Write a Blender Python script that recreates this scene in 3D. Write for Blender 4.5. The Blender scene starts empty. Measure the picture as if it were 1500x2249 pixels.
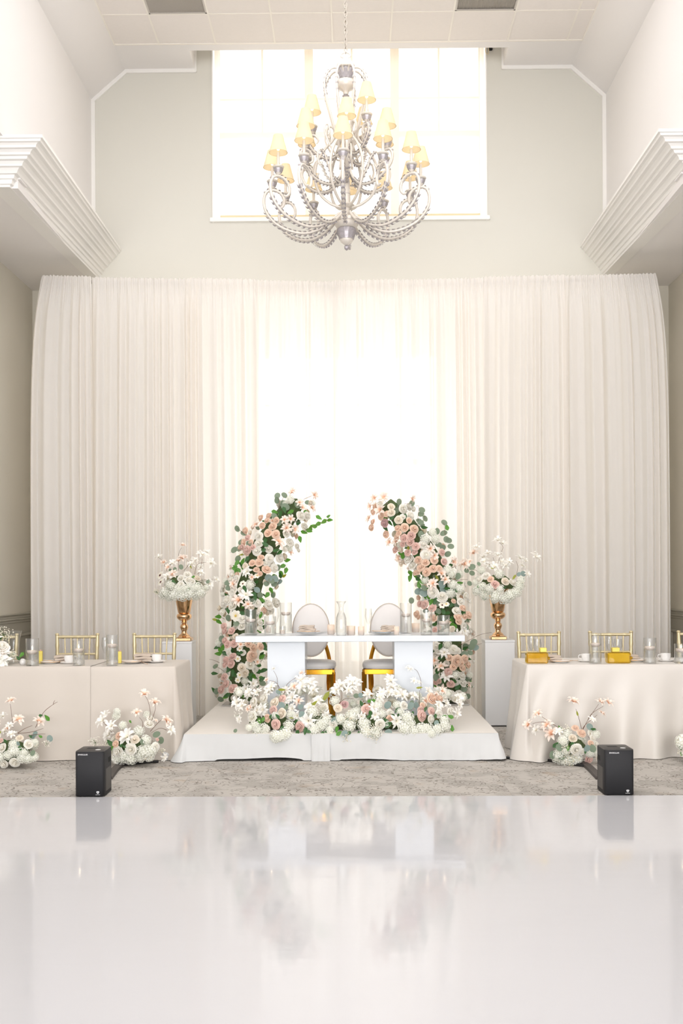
import bpy, math, random
from mathutils import Vector, Matrix, noise
PI = math.pi
S = bpy.context.scene
COL = S.collection
rnd = random.Random(7)

# ---------------------------------------------------------------- camera
F, CX, HY, HC = 2400.0, 750.0, 1280.0, 1.43
YAW, ROLL = 0.0105, -0.005
cam_d = bpy.data.cameras.new('camera'); cam = bpy.data.objects.new('camera', cam_d); COL.objects.link(cam)
cam_d.sensor_fit = 'HORIZONTAL'; cam_d.sensor_width = 36.0; cam_d.lens = F / 1500.0 * 36.0
cam_d.shift_x = 0.0; cam_d.shift_y = (HY - 2249 / 2.0) / 1500.0
cam_d.clip_start = 0.05; cam_d.clip_end = 200
RM = Matrix.Rotation(YAW, 3, 'Z') @ Matrix.Rotation(PI / 2, 3, 'X') @ Matrix.Rotation(ROLL, 3, 'Z')
cam.matrix_world = Matrix.Translation((0, 0, HC)) @ RM.to_4x4()
S.camera = cam

# ---------------------------------------------------------------- sky, lights, exposure
W = bpy.data.worlds.new('sky'); S.world = W; W.use_nodes = True
bg = W.node_tree.nodes['Background']; bg.inputs[0].default_value = (1.0, 0.992, 0.98, 1); bg.inputs[1].default_value = 3.4
def area(name, loc, rot, sx, sy, power, color=(1, 1, 1), portal=False):
    l = bpy.data.lights.new(name, 'AREA'); l.shape = 'RECTANGLE'; l.size = sx; l.size_y = sy; l.energy = power; l.color = color
    o = bpy.data.objects.new(name, l); COL.objects.link(o); o.location = loc; o.rotation_euler = rot
    if portal: l.cycles.is_portal = True
    return o
area('portal_upper_window', (-0.03, 12.74, 6.55), (-PI / 2, 0, 0), 3.2, 2.0, 1, portal=True)
area('portal_lower_window', (-0.05, 12.74, 2.3), (-PI / 2, 0, 0), 2.2, 3.8, 1, portal=True)
area('front_fill_light', (0, -8.8, 3.0), (PI / 2, 0, 0), 12.5, 5.2, 1330, (0.96, 0.975, 1.0))  # added fill lamp behind the camera, hung before a closed wall
area('ceiling_fill_light', (0, 5.5, 7.25), (0, 0, 0), 4.4, 10.0, 265, (0.99, 0.988, 1.0))  # added overhead fill, out of view, for even top light
S.view_settings.view_transform = 'Standard'; S.view_settings.look = 'None'
S.view_settings.exposure = -0.06; S.view_settings.gamma = 1.0; S.view_settings.use_curve_mapping = False
S.cycles.use_denoising = True
S.cycles.max_bounces = 10; S.cycles.diffuse_bounces = 5; S.cycles.glossy_bounces = 4
S.cycles.transmission_bounces = 8; S.cycles.transparent_max_bounces = 24
S.cycles.sample_clamp_indirect = 6.0; S.cycles.caustics_reflective = False; S.cycles.caustics_refractive = False

# ---------------------------------------------------------------- helpers
def P(px, py, Y):
    d = RM @ Vector(((px - CX) / F, -(py - HY) / F, -1.0)); t = Y / d.y
    return Vector((d.x * t, Y, HC + d.z * t))
def PZ(px, py, z):
    d = RM @ Vector(((px - CX) / F, -(py - HY) / F, -1.0)); t = (z - HC) / d.z
    return Vector((d.x * t, d.y * t, z))
def ppm(Y): return F / Y
def hexlin(h):
    v = [int(h[i:i + 2], 16) / 255 for i in (0, 2, 4)]
    return tuple(c / 12.92 if c < .04045 else ((c + .055) / 1.055) ** 2.4 for c in v)

MATS = {}
def nt(name):
    m = bpy.data.materials.new(name); m.use_nodes = True; t = m.node_tree; t.nodes.clear()
    out = t.nodes.new('ShaderNodeOutputMaterial'); MATS[name] = m
    return m, t, out
def nn(t, kind, **kw):
    n = t.nodes.new(kind)
    for k, v in kw.items():
        if k.startswith('i_'):
            key = k[2:].replace('_', ' ')
            n.inputs[key].default_value = v
        else: setattr(n, k, v)
    return n
def mat(name, hx, rough=.5, metal=0.0, var=.04, vscale=6.0, bump=0.0, bscale=60.0, coat=0.0, sheen=0.0, spec=.5, sss=0.0, emit=None, es=0.0, trans=0.0):
    m, t, out = nt(name); c = hexlin(hx) if isinstance(hx, str) else hx
    b = nn(t, 'ShaderNodeBsdfPrincipled'); b.inputs['Roughness'].default_value = rough; b.inputs['Metallic'].default_value = metal
    b.inputs['Specular IOR Level'].default_value = spec
    b.inputs['Coat Weight'].default_value = coat; b.inputs['Sheen Weight'].default_value = sheen
    tc = nn(t, 'ShaderNodeTexCoord')
    nz = nn(t, 'ShaderNodeTexNoise', i_Scale=vscale, i_Detail=3.0); t.links.new(tc.outputs['Object'], nz.inputs['Vector'])
    mr = nn(t, 'ShaderNodeMix', data_type='RGBA')
    mr.inputs[6].default_value = tuple(max(0, x * (1 - var)) for x in c) + (1,); mr.inputs[7].default_value = tuple(min(1, x * (1 + var)) for x in c) + (1,)
    t.links.new(nz.outputs[0], mr.inputs[0]); t.links.new(mr.outputs[2], b.inputs['Base Color'])
    if bump:
        n2 = nn(t, 'ShaderNodeTexNoise', i_Scale=bscale, i_Detail=4.0); t.links.new(tc.outputs['Object'], n2.inputs['Vector'])
        bp = nn(t, 'ShaderNodeBump', i_Strength=bump, i_Distance=.01); t.links.new(n2.outputs[0], bp.inputs['Height']); t.links.new(bp.outputs[0], b.inputs['Normal'])
    if emit: b.inputs['Emission Color'].default_value = hexlin(emit) + (1,); b.inputs['Emission Strength'].default_value = es
    if trans:
        tr = nn(t, 'ShaderNodeBsdfTranslucent'); t.links.new(mr.outputs[2], tr.inputs['Color'])
        mx = nn(t, 'ShaderNodeMixShader'); mx.inputs[0].default_value = trans
        t.links.new(b.outputs[0], mx.inputs[1]); t.links.new(tr.outputs[0], mx.inputs[2]); t.links.new(mx.outputs[0], out.inputs[0])
    else: t.links.new(b.outputs[0], out.inputs[0])
    return m
def sheer(name, dcol, tcol, transl, transp, stripes=0.0):
    m, t, out = nt(name)
    d = nn(t, 'ShaderNodeBsdfDiffuse'); d.inputs[0].default_value = hexlin(dcol) + (1,)
    tr = nn(t, 'ShaderNodeBsdfTranslucent'); tr.inputs[0].default_value = hexlin(tcol) + (1,)
    tp = nn(t, 'ShaderNodeBsdfTransparent'); tp.inputs[0].default_value = hexlin(tcol) + (1,)
    m1 = nn(t, 'ShaderNodeMixShader'); m1.inputs[0].default_value = transl
    m2 = nn(t, 'ShaderNodeMixShader')
    tc = nn(t, 'ShaderNodeTexCoord'); nz = nn(t, 'ShaderNodeTexNoise', i_Scale=4.0, i_Detail=1.0); t.links.new(tc.outputs['Object'], nz.inputs['Vector'])
    mp = nn(t, 'ShaderNodeMapRange'); mp.inputs[3].default_value = transp * .9; mp.inputs[4].default_value = transp * 1.1
    t.links.new(nz.outputs[0], mp.inputs[0])
    lw = nn(t, 'ShaderNodeLayerWeight', i_Blend=.35)
    inv = nn(t, 'ShaderNodeMath', operation='SUBTRACT'); inv.inputs[0].default_value = 1.0; t.links.new(lw.outputs['Facing'], inv.inputs[1])
    mu = nn(t, 'ShaderNodeMath', operation='MULTIPLY'); t.links.new(mp.outputs[0], mu.inputs[0]); t.links.new(inv.outputs[0], mu.inputs[1])
    t.links.new(mu.outputs[0], m2.inputs[0])
    t.links.new(d.outputs[0], m1.inputs[1]); t.links.new(tr.outputs[0], m1.inputs[2])
    t.links.new(m1.outputs[0], m2.inputs[1]); t.links.new(tp.outputs[0], m2.inputs[2]); t.links.new(m2.outputs[0], out.inputs[0])
    return m
def thin_glass(name, tint=(1, 1, 1), refl=1.0, ior=1.45):
    m, t, out = nt(name)
    tp = nn(t, 'ShaderNodeBsdfTransparent'); tp.inputs[0].default_value = tint + (1,)
    g = nn(t, 'ShaderNodeBsdfGlossy'); g.inputs['Roughness'].default_value = .02
    lw = nn(t, 'ShaderNodeLayerWeight', i_Blend=.5); pw = nn(t, 'ShaderNodeMath', operation='POWER'); pw.inputs[1].default_value = 3.5
    fr = nn(t, 'ShaderNodeMath', operation='MULTIPLY_ADD'); fr.inputs[1].default_value = .75; fr.inputs[2].default_value = .04
    t.links.new(lw.outputs['Facing'], pw.inputs[0]); t.links.new(pw.outputs[0], fr.inputs[0])
    tc = nn(t, 'ShaderNodeTexCoord'); nz = nn(t, 'ShaderNodeTexNoise', i_Scale=9.0); t.links.new(tc.outputs['Object'], nz.inputs['Vector'])
    bp = nn(t, 'ShaderNodeBump', i_Strength=.05, i_Distance=.01); t.links.new(nz.outputs[0], bp.inputs['Height']); t.links.new(bp.outputs[0], g.inputs['Normal'])
    mu = nn(t, 'ShaderNodeMath', operation='MULTIPLY'); mu.inputs[1].default_value = refl; t.links.new(fr.outputs[0], mu.inputs[0])
    mx = nn(t, 'ShaderNodeMixShader'); t.links.new(mu.outputs[0], mx.inputs[0]); t.links.new(tp.outputs[0], mx.inputs[1]); t.links.new(g.outputs[0], mx.inputs[2])
    t.links.new(mx.outputs[0], out.inputs[0]); return m
def solid_glass(name, col, ior=1.33, rough=0.0):
    m, t, out = nt(name)
    g = nn(t, 'ShaderNodeBsdfGlass', i_IOR=ior, i_Roughness=rough); g.inputs[0].default_value = col + (1,)
    tp = nn(t, 'ShaderNodeBsdfTransparent'); tp.inputs[0].default_value = col + (1,)
    tc = nn(t, 'ShaderNodeTexCoord'); nz = nn(t, 'ShaderNodeTexNoise', i_Scale=4.0); t.links.new(tc.outputs['Object'], nz.inputs['Vector'])
    bp = nn(t, 'ShaderNodeBump', i_Strength=.004, i_Distance=.01); t.links.new(nz.outputs[0], bp.inputs['Height']); t.links.new(bp.outputs[0], g.inputs['Normal'])
    mx = nn(t, 'ShaderNodeMixShader'); mx.inputs[0].default_value = .75
    t.links.new(g.outputs[0], mx.inputs[1]); t.links.new(tp.outputs[0], mx.inputs[2]); t.links.new(mx.outputs[0], out.inputs[0]); return m
def emitm(name, hx, s):
    m, t, out = nt(name); e = nn(t, 'ShaderNodeEmission'); e.inputs[0].default_value = hexlin(hx) + (1,); e.inputs[1].default_value = s
    t.links.new(e.outputs[0], out.inputs[0]); return m

class MB:
    def __init__(s): s.v = []; s.f = []; s.sh = 55
    def add(s, vs, fs):
        o = len(s.v); s.v += [tuple(v) for v in vs]; s.f += [tuple(i + o for i in f) for f in fs]; return s
    def box(s, a, b):
        x0, y0, z0 = a; x1, y1, z1 = b
        return s.add([(x0, y0, z0), (x1, y0, z0), (x1, y1, z0), (x0, y1, z0), (x0, y0, z1), (x1, y0, z1), (x1, y1, z1), (x0, y1, z1)],
                     [(0, 3, 2, 1), (4, 5, 6, 7), (0, 1, 5, 4), (1, 2, 6, 5), (2, 3, 7, 6), (3, 0, 4, 7)])
    def bbox(s, a, b, r=.005):      # box with chamfered vertical and horizontal edges
        x0, y0, z0 = a; x1, y1, z1 = b; vs = []; fs = []; s.sh = 29
        def ring(i, z): return [(x0 + i + r, y0 + i, z), (x1 - i - r, y0 + i, z), (x1 - i, y0 + i + r, z), (x1 - i, y1 - i - r, z), (x1 - i - r, y1 - i, z), (x0 + i + r, y1 - i, z), (x0 + i, y1 - i - r, z), (x0 + i, y0 + i + r, z)]
        for i, z in ((r, z0), (0, z0 + r), (0, z1 - r), (r, z1)): vs += ring(i, z)
        for k in range(3):
            for j in range(8): fs.append((k * 8 + j, k * 8 + (j + 1) % 8, k * 8 + 8 + (j + 1) % 8, k * 8 + 8 + j))
        fs.append(tuple(range(7, -1, -1))); fs.append(tuple(range(24, 32)))
        return s.add(vs, fs)
    def lathe(s, prof, n=20, c=(0, 0, 0), close=True, ang=None):
        vs = []; fs = []; m = len(prof)
        for r, z in prof:
            for k in range(n):
                a = 2 * PI * k / n; q = r if ang is None else r * ang(a, z)
                vs.append((c[0] + q * math.cos(a), c[1] + q * math.sin(a), c[2] + z))
        for i in range(m - 1):
            for k in range(n):
                k2 = (k + 1) % n; fs.append((i * n + k, i * n + k2, (i + 1) * n + k2, (i + 1) * n + k))
        if close:
            fs.append(tuple(range(n - 1, -1, -1))); fs.append(tuple((m - 1) * n + k for k in range(n)))
        return s.add(vs, fs)
    def tube(s, pts, r, n=8, closed=False, flat=1.0):
        pts = [Vector(p) for p in pts]; m = len(pts); vs = []; fs = []
        up = None
        for i, p in enumerate(pts):
            if closed: d = pts[(i + 1) % m] - pts[i - 1]
            else: d = pts[min(i + 1, m - 1)] - pts[max(i - 1, 0)]
            d.normalize()
            if up is None:
                up = Vector((0, 0, 1)) if abs(d.z) < .9 else Vector((1, 0, 0))
            sx = d.cross(up)
            if sx.length < 1e-5: sx = d.orthogonal()
            sx.normalize(); up = sx.cross(d).normalized()
            rr = r[i] if isinstance(r, (list, tuple)) else r
            for k in range(n):
                a = 2 * PI * k / n; vs.append(p + sx * (rr * math.cos(a)) + up * (rr * flat * math.sin(a)))
        for i in range(m if closed else m - 1):
            j = (i + 1) % m
            for k in range(n):
                k2 = (k + 1) % n; fs.append((i * n + k, i * n + k2, j * n + k2, j * n + k))
        if not closed: fs.append(tuple(range(n - 1, -1, -1))); fs.append(tuple((m - 1) * n + k for k in range(n)))
        return s.add(vs, fs)
    def grid(s, nu, nv, fn):
        vs = [fn(i / nu, j / nv) for j in range(nv + 1) for i in range(nu + 1)]
        fs = [(j * (nu + 1) + i, j * (nu + 1) + i + 1, (j + 1) * (nu + 1) + i + 1, (j + 1) * (nu + 1) + i) for j in range(nv) for i in range(nu)]
        return s.add(vs, fs)
    def ball(s, c, r, nu=8, nv=6, sc=(1, 1, 1)):
        vs = [(c[0], c[1], c[2] - r * sc[2])]; fs = []
        for j in range(1, nv):
            th = PI * j / nv
            for i in range(nu):
                a = 2 * PI * i / nu
                vs.append((c[0] + r * sc[0] * math.sin(th) * math.cos(a), c[1] + r * sc[1] * math.sin(th) * math.sin(a), c[2] - r * sc[2] * math.cos(th)))
        vs.append((c[0], c[1], c[2] + r * sc[2])); L = len(vs) - 1
        for i in range(nu):
            i2 = (i + 1) % nu; fs.append((0, 1 + i2, 1 + i)); fs.append((L, L - nu + i, L - nu + i2))
            for j in range(nv - 2): fs.append((1 + j * nu + i, 1 + j * nu + i2, 1 + (j + 1) * nu + i2, 1 + (j + 1) * nu + i))
        return s.add(vs, fs)
    def mesh(s, name, m, smooth=None):
        if smooth is None: smooth = s.sh
        me = bpy.data.meshes.new(name); me.from_pydata(s.v, [], s.f)
        if m is not None: me.materials.append(MATS[m] if isinstance(m, str) else m)
        if smooth:
            me.polygons.foreach_set('use_smooth', [True] * len(me.polygons))
            me.set_sharp_from_angle(angle=math.radians(smooth))
        me.update(); return me
    def xf(s, M):
        s.v = [tuple(M @ Vector(v)) for v in s.v]; return s

def tag(o, label=None, cat=None, group=None, kind=None):
    if label: o['label'] = label
    if cat: o['category'] = cat
    if group: o['group'] = group
    if kind: o['kind'] = kind
    return o
def link(name, data, parent=None, loc=(0, 0, 0)):
    o = bpy.data.objects.new(name, data); COL.objects.link(o); o.location = loc
    if parent is not None: o.parent = parent
    return o
def obj(name, mb, m, parent=None, loc=(0, 0, 0), smooth=None):
    me = mb.mesh(name, m, smooth) if isinstance(mb, MB) else mb
    return link(name, me, parent, loc)
def thing(name, label, cat, loc=(0, 0, 0), rz=0, group=None):
    o = bpy.data.objects.new(name, None); COL.objects.link(o); o.location = loc; o.rotation_euler = (0, 0, rz); o.empty_display_size = .05
    return tag(o, label, cat, group)
def struct(name, mb, m, label=None, parent=None, smooth=None):
    o = obj(name, mb, m, parent, smooth=smooth)
    if parent is None: tag(o, label, None, None, 'structure')
    return o
def dup(root, loc, rz=None, label=None, group=None):
    r = root.copy(); COL.objects.link(r); r.location = loc
    if rz is not None: r.rotation_euler = (0, 0, rz)
    if label: r['label'] = label
    if group: r['group'] = group
    for ch in list(root.children):
        c = ch.copy(); COL.objects.link(c); c.parent = r
        for g in list(ch.children):
            d = g.copy(); COL.objects.link(d); d.parent = c
    return r
def catmull(pts, n=6):
    pts = [Vector(p) for p in pts]; out = []
    for i in range(len(pts) - 1):
        p0 = pts[max(i - 1, 0)]; p1 = pts[i]; p2 = pts[i + 1]; p3 = pts[min(i + 2, len(pts) - 1)]
        for k in range(n):
            t = k / n
            out.append(.5 * ((2 * p1) + (p2 - p0) * t + (2 * p0 - 5 * p1 + 4 * p2 - p3) * t * t + (3 * p1 - p0 - 3 * p2 + p3) * t ** 3))
    out.append(pts[-1]); return out

# ---------------------------------------------------------------- materials
mat('wall_paint', 'dad8cf', .75, var=.015, vscale=1.5, bump=.04, bscale=220)
mat('wall_paint_white', 'f0edeb', .75, var=.012, vscale=1.5, bump=.04, bscale=220)
mat('lower_wall_paint', 'dcd7ca', .7, var=.02, vscale=1.5, bump=.04, bscale=220)
mat('wainscot_paint', 'b9b5a9', .5, var=.02, vscale=3)
mat('trim_white', 'f4f2ee', .4, var=.01, vscale=3)
mat('ceiling_tile', 'f1ebe6', .85, var=.02, vscale=30, bump=.15, bscale=500)
mat('ceiling_grid', 'f6f1e8', .5, var=.01)
mat('vent_grey', 'cdc7bf', .6, var=.05, vscale=80)
mat('jamb_white', 'f8f6f2', .5, var=.01)
def dance_floor_mat():
    m, t, out = nt('dance_floor_gloss')
    b = nn(t, 'ShaderNodeBsdfPrincipled'); b.inputs['Specular IOR Level'].default_value = .5
    tc = nn(t, 'ShaderNodeTexCoord')
    n1 = nn(t, 'ShaderNodeTexNoise', i_Scale=.7, i_Detail=4.0); t.links.new(tc.outputs['Object'], n1.inputs['Vector'])
    cr = nn(t, 'ShaderNodeMix', data_type='RGBA'); cr.inputs[6].default_value = (.575, .575, .595, 1); cr.inputs[7].default_value = (.61, .61, .63, 1)
    t.links.new(n1.outputs[0], cr.inputs[0]); t.links.new(cr.outputs[2], b.inputs['Base Color'])
    mp = nn(t, 'ShaderNodeMapping'); mp.inputs['Scale'].default_value = (1.2, 4.0, 1); t.links.new(tc.outputs['Object'], mp.inputs[0])
    n2 = nn(t, 'ShaderNodeTexNoise', i_Scale=2.2, i_Detail=5.0); t.links.new(mp.outputs[0], n2.inputs['Vector'])
    mr = nn(t, 'ShaderNodeMapRange'); mr.inputs[1].default_value = .35; mr.inputs[2].default_value = .7; mr.inputs[3].default_value = .05; mr.inputs[4].default_value = .11
    t.links.new(n2.outputs[0], mr.inputs[0]); t.links.new(mr.outputs[0], b.inputs['Roughness'])
    n3 = nn(t, 'ShaderNodeTexNoise', i_Scale=2.0, i_Detail=2.0); t.links.new(mp.outputs[0], n3.inputs['Vector'])
    bp = nn(t, 'ShaderNodeBump', i_Strength=.02, i_Distance=.02); t.links.new(n3.outputs[0], bp.inputs['Height']); t.links.new(bp.outputs[0], b.inputs['Normal'])
    t.links.new(b.outputs[0], out.inputs[0])
dance_floor_mat()
def carpet_mat():
    m, t, out = nt('carpet_weave')
    b = nn(t, 'ShaderNodeBsdfPrincipled'); b.inputs['Roughness'].default_value = .95; b.inputs['Specular IOR Level'].default_value = .1
    tc = nn(t, 'ShaderNodeTexCoord'); oi = nn(t, 'ShaderNodeObjectInfo')
    ad = nn(t, 'ShaderNodeVectorMath', operation='ADD'); t.links.new(tc.outputs['Object'], ad.inputs[0])
    cb = nn(t, 'ShaderNodeCombineXYZ'); mu = nn(t, 'ShaderNodeMath', operation='MULTIPLY'); mu.inputs[1].default_value = 37.0
    t.links.new(oi.outputs['Random'], mu.inputs[0]); t.links.new(mu.outputs[0], cb.inputs[0]); t.links.new(mu.outputs[0], cb.inputs[1]); t.links.new(cb.outputs[0], ad.inputs[1])
    # squiggly contour lines
    n1 = nn(t, 'ShaderNodeTexNoise', i_Scale=8.0, i_Detail=2.0); t.links.new(ad.outputs[0], n1.inputs['Vector'])
    w1 = nn(t, 'ShaderNodeMath', operation='PINGPONG'); w1.inputs[1].default_value = .07; t.links.new(n1.outputs[0], w1.inputs[0])
    lt = nn(t, 'ShaderNodeMapRange'); lt.inputs[1].default_value = 0; lt.inputs[2].default_value = .018; lt.inputs[3].default_value = 1; lt.inputs[4].default_value = 0; t.links.new(w1.outputs[0], lt.inputs[0])
    nm = nn(t, 'ShaderNodeTexNoise', i_Scale=5.0); t.links.new(ad.outputs[0], nm.inputs['Vector'])
    mk = nn(t, 'ShaderNodeMapRange'); mk.inputs[1].default_value = .38; mk.inputs[2].default_value = .5; t.links.new(nm.outputs[0], mk.inputs[0])
    ml = nn(t, 'ShaderNodeMath', operation='MULTIPLY'); t.links.new(lt.outputs[0], ml.inputs[0]); t.links.new(mk.outputs[0], ml.inputs[1])
    # hatching
    wv = nn(t, 'ShaderNodeTexWave', i_Scale=26.0, i_Distortion=3.0); wv.bands_direction = 'DIAGONAL'; t.links.new(ad.outputs[0], wv.inputs['Vector'])
    n4 = nn(t, 'ShaderNodeTexNoise', i_Scale=3.0); t.links.new(ad.outputs[0], n4.inputs['Vector'])
    hm = nn(t, 'ShaderNodeMapRange'); hm.inputs[1].default_value = .5; hm.inputs[2].default_value = .56; hm.inputs[4].default_value = .7; t.links.new(n4.outputs[0], hm.inputs[0])
    hh = nn(t, 'ShaderNodeMath', operation='MULTIPLY'); t.links.new(wv.outputs['Fac'], hh.inputs[0]); t.links.new(hm.outputs[0], hh.inputs[1])
    c1 = nn(t, 'ShaderNodeMix', data_type='RGBA'); c1.inputs[6].default_value = hexlin('bfbab3') + (1,); c1.inputs[7].default_value = hexlin('918c85') + (1,); t.links.new(hh.outputs[0], c1.inputs[0])
    n5 = nn(t, 'ShaderNodeTexNoise', i_Scale=4.5); t.links.new(ad.outputs[0], n5.inputs['Vector'])
    tn = nn(t, 'ShaderNodeMapRange'); tn.inputs[1].default_value = .62; tn.inputs[2].default_value = .75; tn.inputs[4].default_value = .4; t.links.new(n5.outputs[0], tn.inputs[0])
    c3 = nn(t, 'ShaderNodeMix', data_type='RGBA'); c3.inputs[7].default_value = hexlin('b59f86') + (1,); t.links.new(c1.outputs[2], c3.inputs[6]); t.links.new(tn.outputs[0], c3.inputs[0])
    c2 = nn(t, 'ShaderNodeMix', data_type='RGBA'); c2.inputs[7].default_value = hexlin('6f685d') + (1,); t.links.new(c3.outputs[2], c2.inputs[6]); t.links.new(ml.outputs[0], c2.inputs[0])
    hv = nn(t, 'ShaderNodeHueSaturation'); mv = nn(t, 'ShaderNodeMapRange'); mv.inputs[3].default_value = .985; mv.inputs[4].default_value = 1.015
    t.links.new(oi.outputs['Random'], mv.inputs[0]); t.links.new(mv.outputs[0], hv.inputs['Value']); t.links.new(c2.outputs[2], hv.inputs['Color']); t.links.new(hv.outputs[0], b.inputs['Base Color'])
    bp = nn(t, 'ShaderNodeBump', i_Strength=.3, i_Distance=.004); nb = nn(t, 'ShaderNodeTexNoise', i_Scale=300.0); t.links.new(tc.outputs['Object'], nb.inputs['Vector'])
    t.links.new(nb.outputs[0], bp.inputs['Height']); t.links.new(bp.outputs[0], b.inputs['Normal']); t.links.new(b.outputs[0], out.inputs[0])
carpet_mat()
sheer('sheer_drape', 'faf9f8', 'fff6ea', .42, .075)
sheer('solar_shade', 'f6eee2', 'fff7ec', .12, .42)
mat('pole_metal', 'b8b5b0', .4, .6)
thin_glass('window_glass', (.97, .98, .98), .6)
thin_glass('clear_glass', (.97, .975, .975), 1.3, 1.5)
solid_glass('water', (.98, .985, .985), 1.33)
thin_glass('yellow_glass', (1.0, .84, .22), 1.0)
mat('gold_liquid', 'f5d640', .25, .0, var=.3, vscale=18, trans=.5)
mat('yellow_liquid', 'f2e88f', .3, .0, var=.12, vscale=14, trans=.5)
mat('satin_cloth', 'cfc6bb', .42, var=.02, vscale=2, sheen=.2, bump=.04, bscale=500)
mat('satin_cloth_white', 'd8d2ca', .36, var=.02, vscale=2, sheen=.2, bump=.04, bscale=500)
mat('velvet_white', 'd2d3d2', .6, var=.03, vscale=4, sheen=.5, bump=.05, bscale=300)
mat('velvet_top_lit', 'e2dace', .6, var=.03, vscale=4, sheen=.5, bump=.05, bscale=300)  # same velvet as the skirt, paler and warmer: top light painted in
mat('dark_void', '2a2a30', .9)
mat('lacquer_white', 'dce2e8', .35, var=.01, vscale=2, coat=.3)
mat('plinth_white', 'e9e9e9', .5, var=.015, vscale=2)
mat('leatherette', 'e0dcd9', .45, var=.02, vscale=10, bump=.05, bscale=200)
mat('polished_gold', 'cf9632', .18, 1.0, var=.08, vscale=12)
mat('rose_gold', 'e6bd92', .2, 1.0, var=.06, vscale=8)
mat('gold_paint', 'd8c9a2', .34, .45, var=.06, vscale=30)
mat('napkin_cloth', 'c6b7a8', .75, var=.06, vscale=40, bump=.1, bscale=300)
mat('porcelain', 'f3f1ee', .18, var=.01, coat=.3)
mat('candle_wax', 'fbeee2', .45, var=.02, trans=.25)
mat('votive_frost', 'faf3ec', .35, var=.03, trans=.55)
emitm('flame', 'ffd9a0', 9.0)
mat('wick', '2a2018', .9)
mat('gold_box', 'd9c65e', .35, .3, var=.1, vscale=20)
mat('machine_black', '131317', .6, var=.2, vscale=300, bump=.15, bscale=700)
mat('machine_top', '3c3937', .45, var=.1, vscale=100)
mat('machine_edge', '2c3540', .35, .4, var=.05)
mat('print_white', 'e6e6e6', .5)
mat('slot_black', '050506', .8)
mat('cable_black', '1b1a1a', .6, var=.1)
mat('strap_grey', '4b4542', .6, var=.1, vscale=40)
mat('antique_white', 'e4ddd3', .35, .15, var=.06, vscale=30, coat=.2)
mat('antique_silver', 'b3aeb2', .35, .4, var=.35, vscale=60)
mat('chain_metal', 'b9b2a8', .35, .8, var=.1, vscale=40)
mat('lamp_shade', 'fdf3df', .8, var=.02, vscale=40, trans=.6)
mat('shade_trim', 'e8d9b4', .7)
emitm('bulb', 'ffeed0', 5.0)
mat('fresh_green', '5f9a3a', .45, var=.2, vscale=15, trans=.35)
mat('deep_green', '3c6a34', .45, var=.2, vscale=15, trans=.25)
mat('lime_green', 'a3a83e', .45, var=.2, vscale=15, trans=.35)
mat('eucalyptus', '85967f', .6, var=.15, vscale=15, trans=.25)
mat('eucalyptus_blue', '8fa39d', .6, var=.15, vscale=15, trans=.2)
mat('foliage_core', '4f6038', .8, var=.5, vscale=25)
mat('twig', '6b4a34', .7, var=.2, vscale=40)
mat('stem_green', '6f8558', .6, var=.2, vscale=20)
def petal_mat(name, edge, core, rad=.40, trans=.14):
    m, t, out = nt(name)
    b = nn(t, 'ShaderNodeBsdfPrincipled'); b.inputs['Roughness'].default_value = .6; b.inputs['Specular IOR Level'].default_value = .25
    tc = nn(t, 'ShaderNodeTexCoord'); ln = nn(t, 'ShaderNodeVectorMath', operation='LENGTH'); t.links.new(tc.outputs['Object'], ln.inputs[0])
    mr = nn(t, 'ShaderNodeMapRange'); mr.inputs[1].default_value = .05; mr.inputs[2].default_value = rad; t.links.new(ln.outputs['Value'], mr.inputs[0])
    mx = nn(t, 'ShaderNodeMix', data_type='RGBA'); mx.inputs[6].default_value = hexlin(core) + (1,); mx.inputs[7].default_value = hexlin(edge) + (1,); t.links.new(mr.outputs[0], mx.inputs[0])
    hs = nn(t, 'ShaderNodeHueSaturation'); oi = nn(t, 'ShaderNodeObjectInfo'); mv = nn(t, 'ShaderNodeMapRange'); mv.inputs[3].default_value = .97; mv.inputs[4].default_value = 1.06
    t.links.new(oi.outputs['Random'], mv.inputs[0]); t.links.new(mv.outputs[0], hs.inputs['Value']); t.links.new(mx.outputs[2], hs.inputs['Color']); t.links.new(hs.outputs[0], b.inputs['Base Color'])
    tr = nn(t, 'ShaderNodeBsdfTranslucent'); t.links.new(hs.outputs[0], tr.inputs[0])
    ms = nn(t, 'ShaderNodeMixShader'); ms.inputs[0].default_value = trans; t.links.new(b.outputs[0], ms.inputs[1]); t.links.new(tr.outputs[0], ms.inputs[2]); t.links.new(ms.outputs[0], out.inputs[0])
petal_mat('petal_white', 'fcf9f0', 'f4eacc')
petal_mat('petal_cream', 'faf0df', 'f0dab2')
petal_mat('petal_peach', 'fbdfc8', 'efb68c')
petal_mat('petal_pink', 'f3d2c6', 'dfa797')
petal_mat('petal_mauve', 'dbb8b4', 'b98684')
petal_mat('petal_lily_peach', 'fcefe4', 'f6c096', .28)
petal_mat('petal_lily_white', 'fdfbf5', 'f6eed8', .2)
petal_mat('petal_hydrangea', 'f9f9f2', 'e9ecd2', .5)
mat('stamen_yellow', 'e0c25e', .7)
mat('stamen_dark', '5a2d38', .7)

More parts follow.
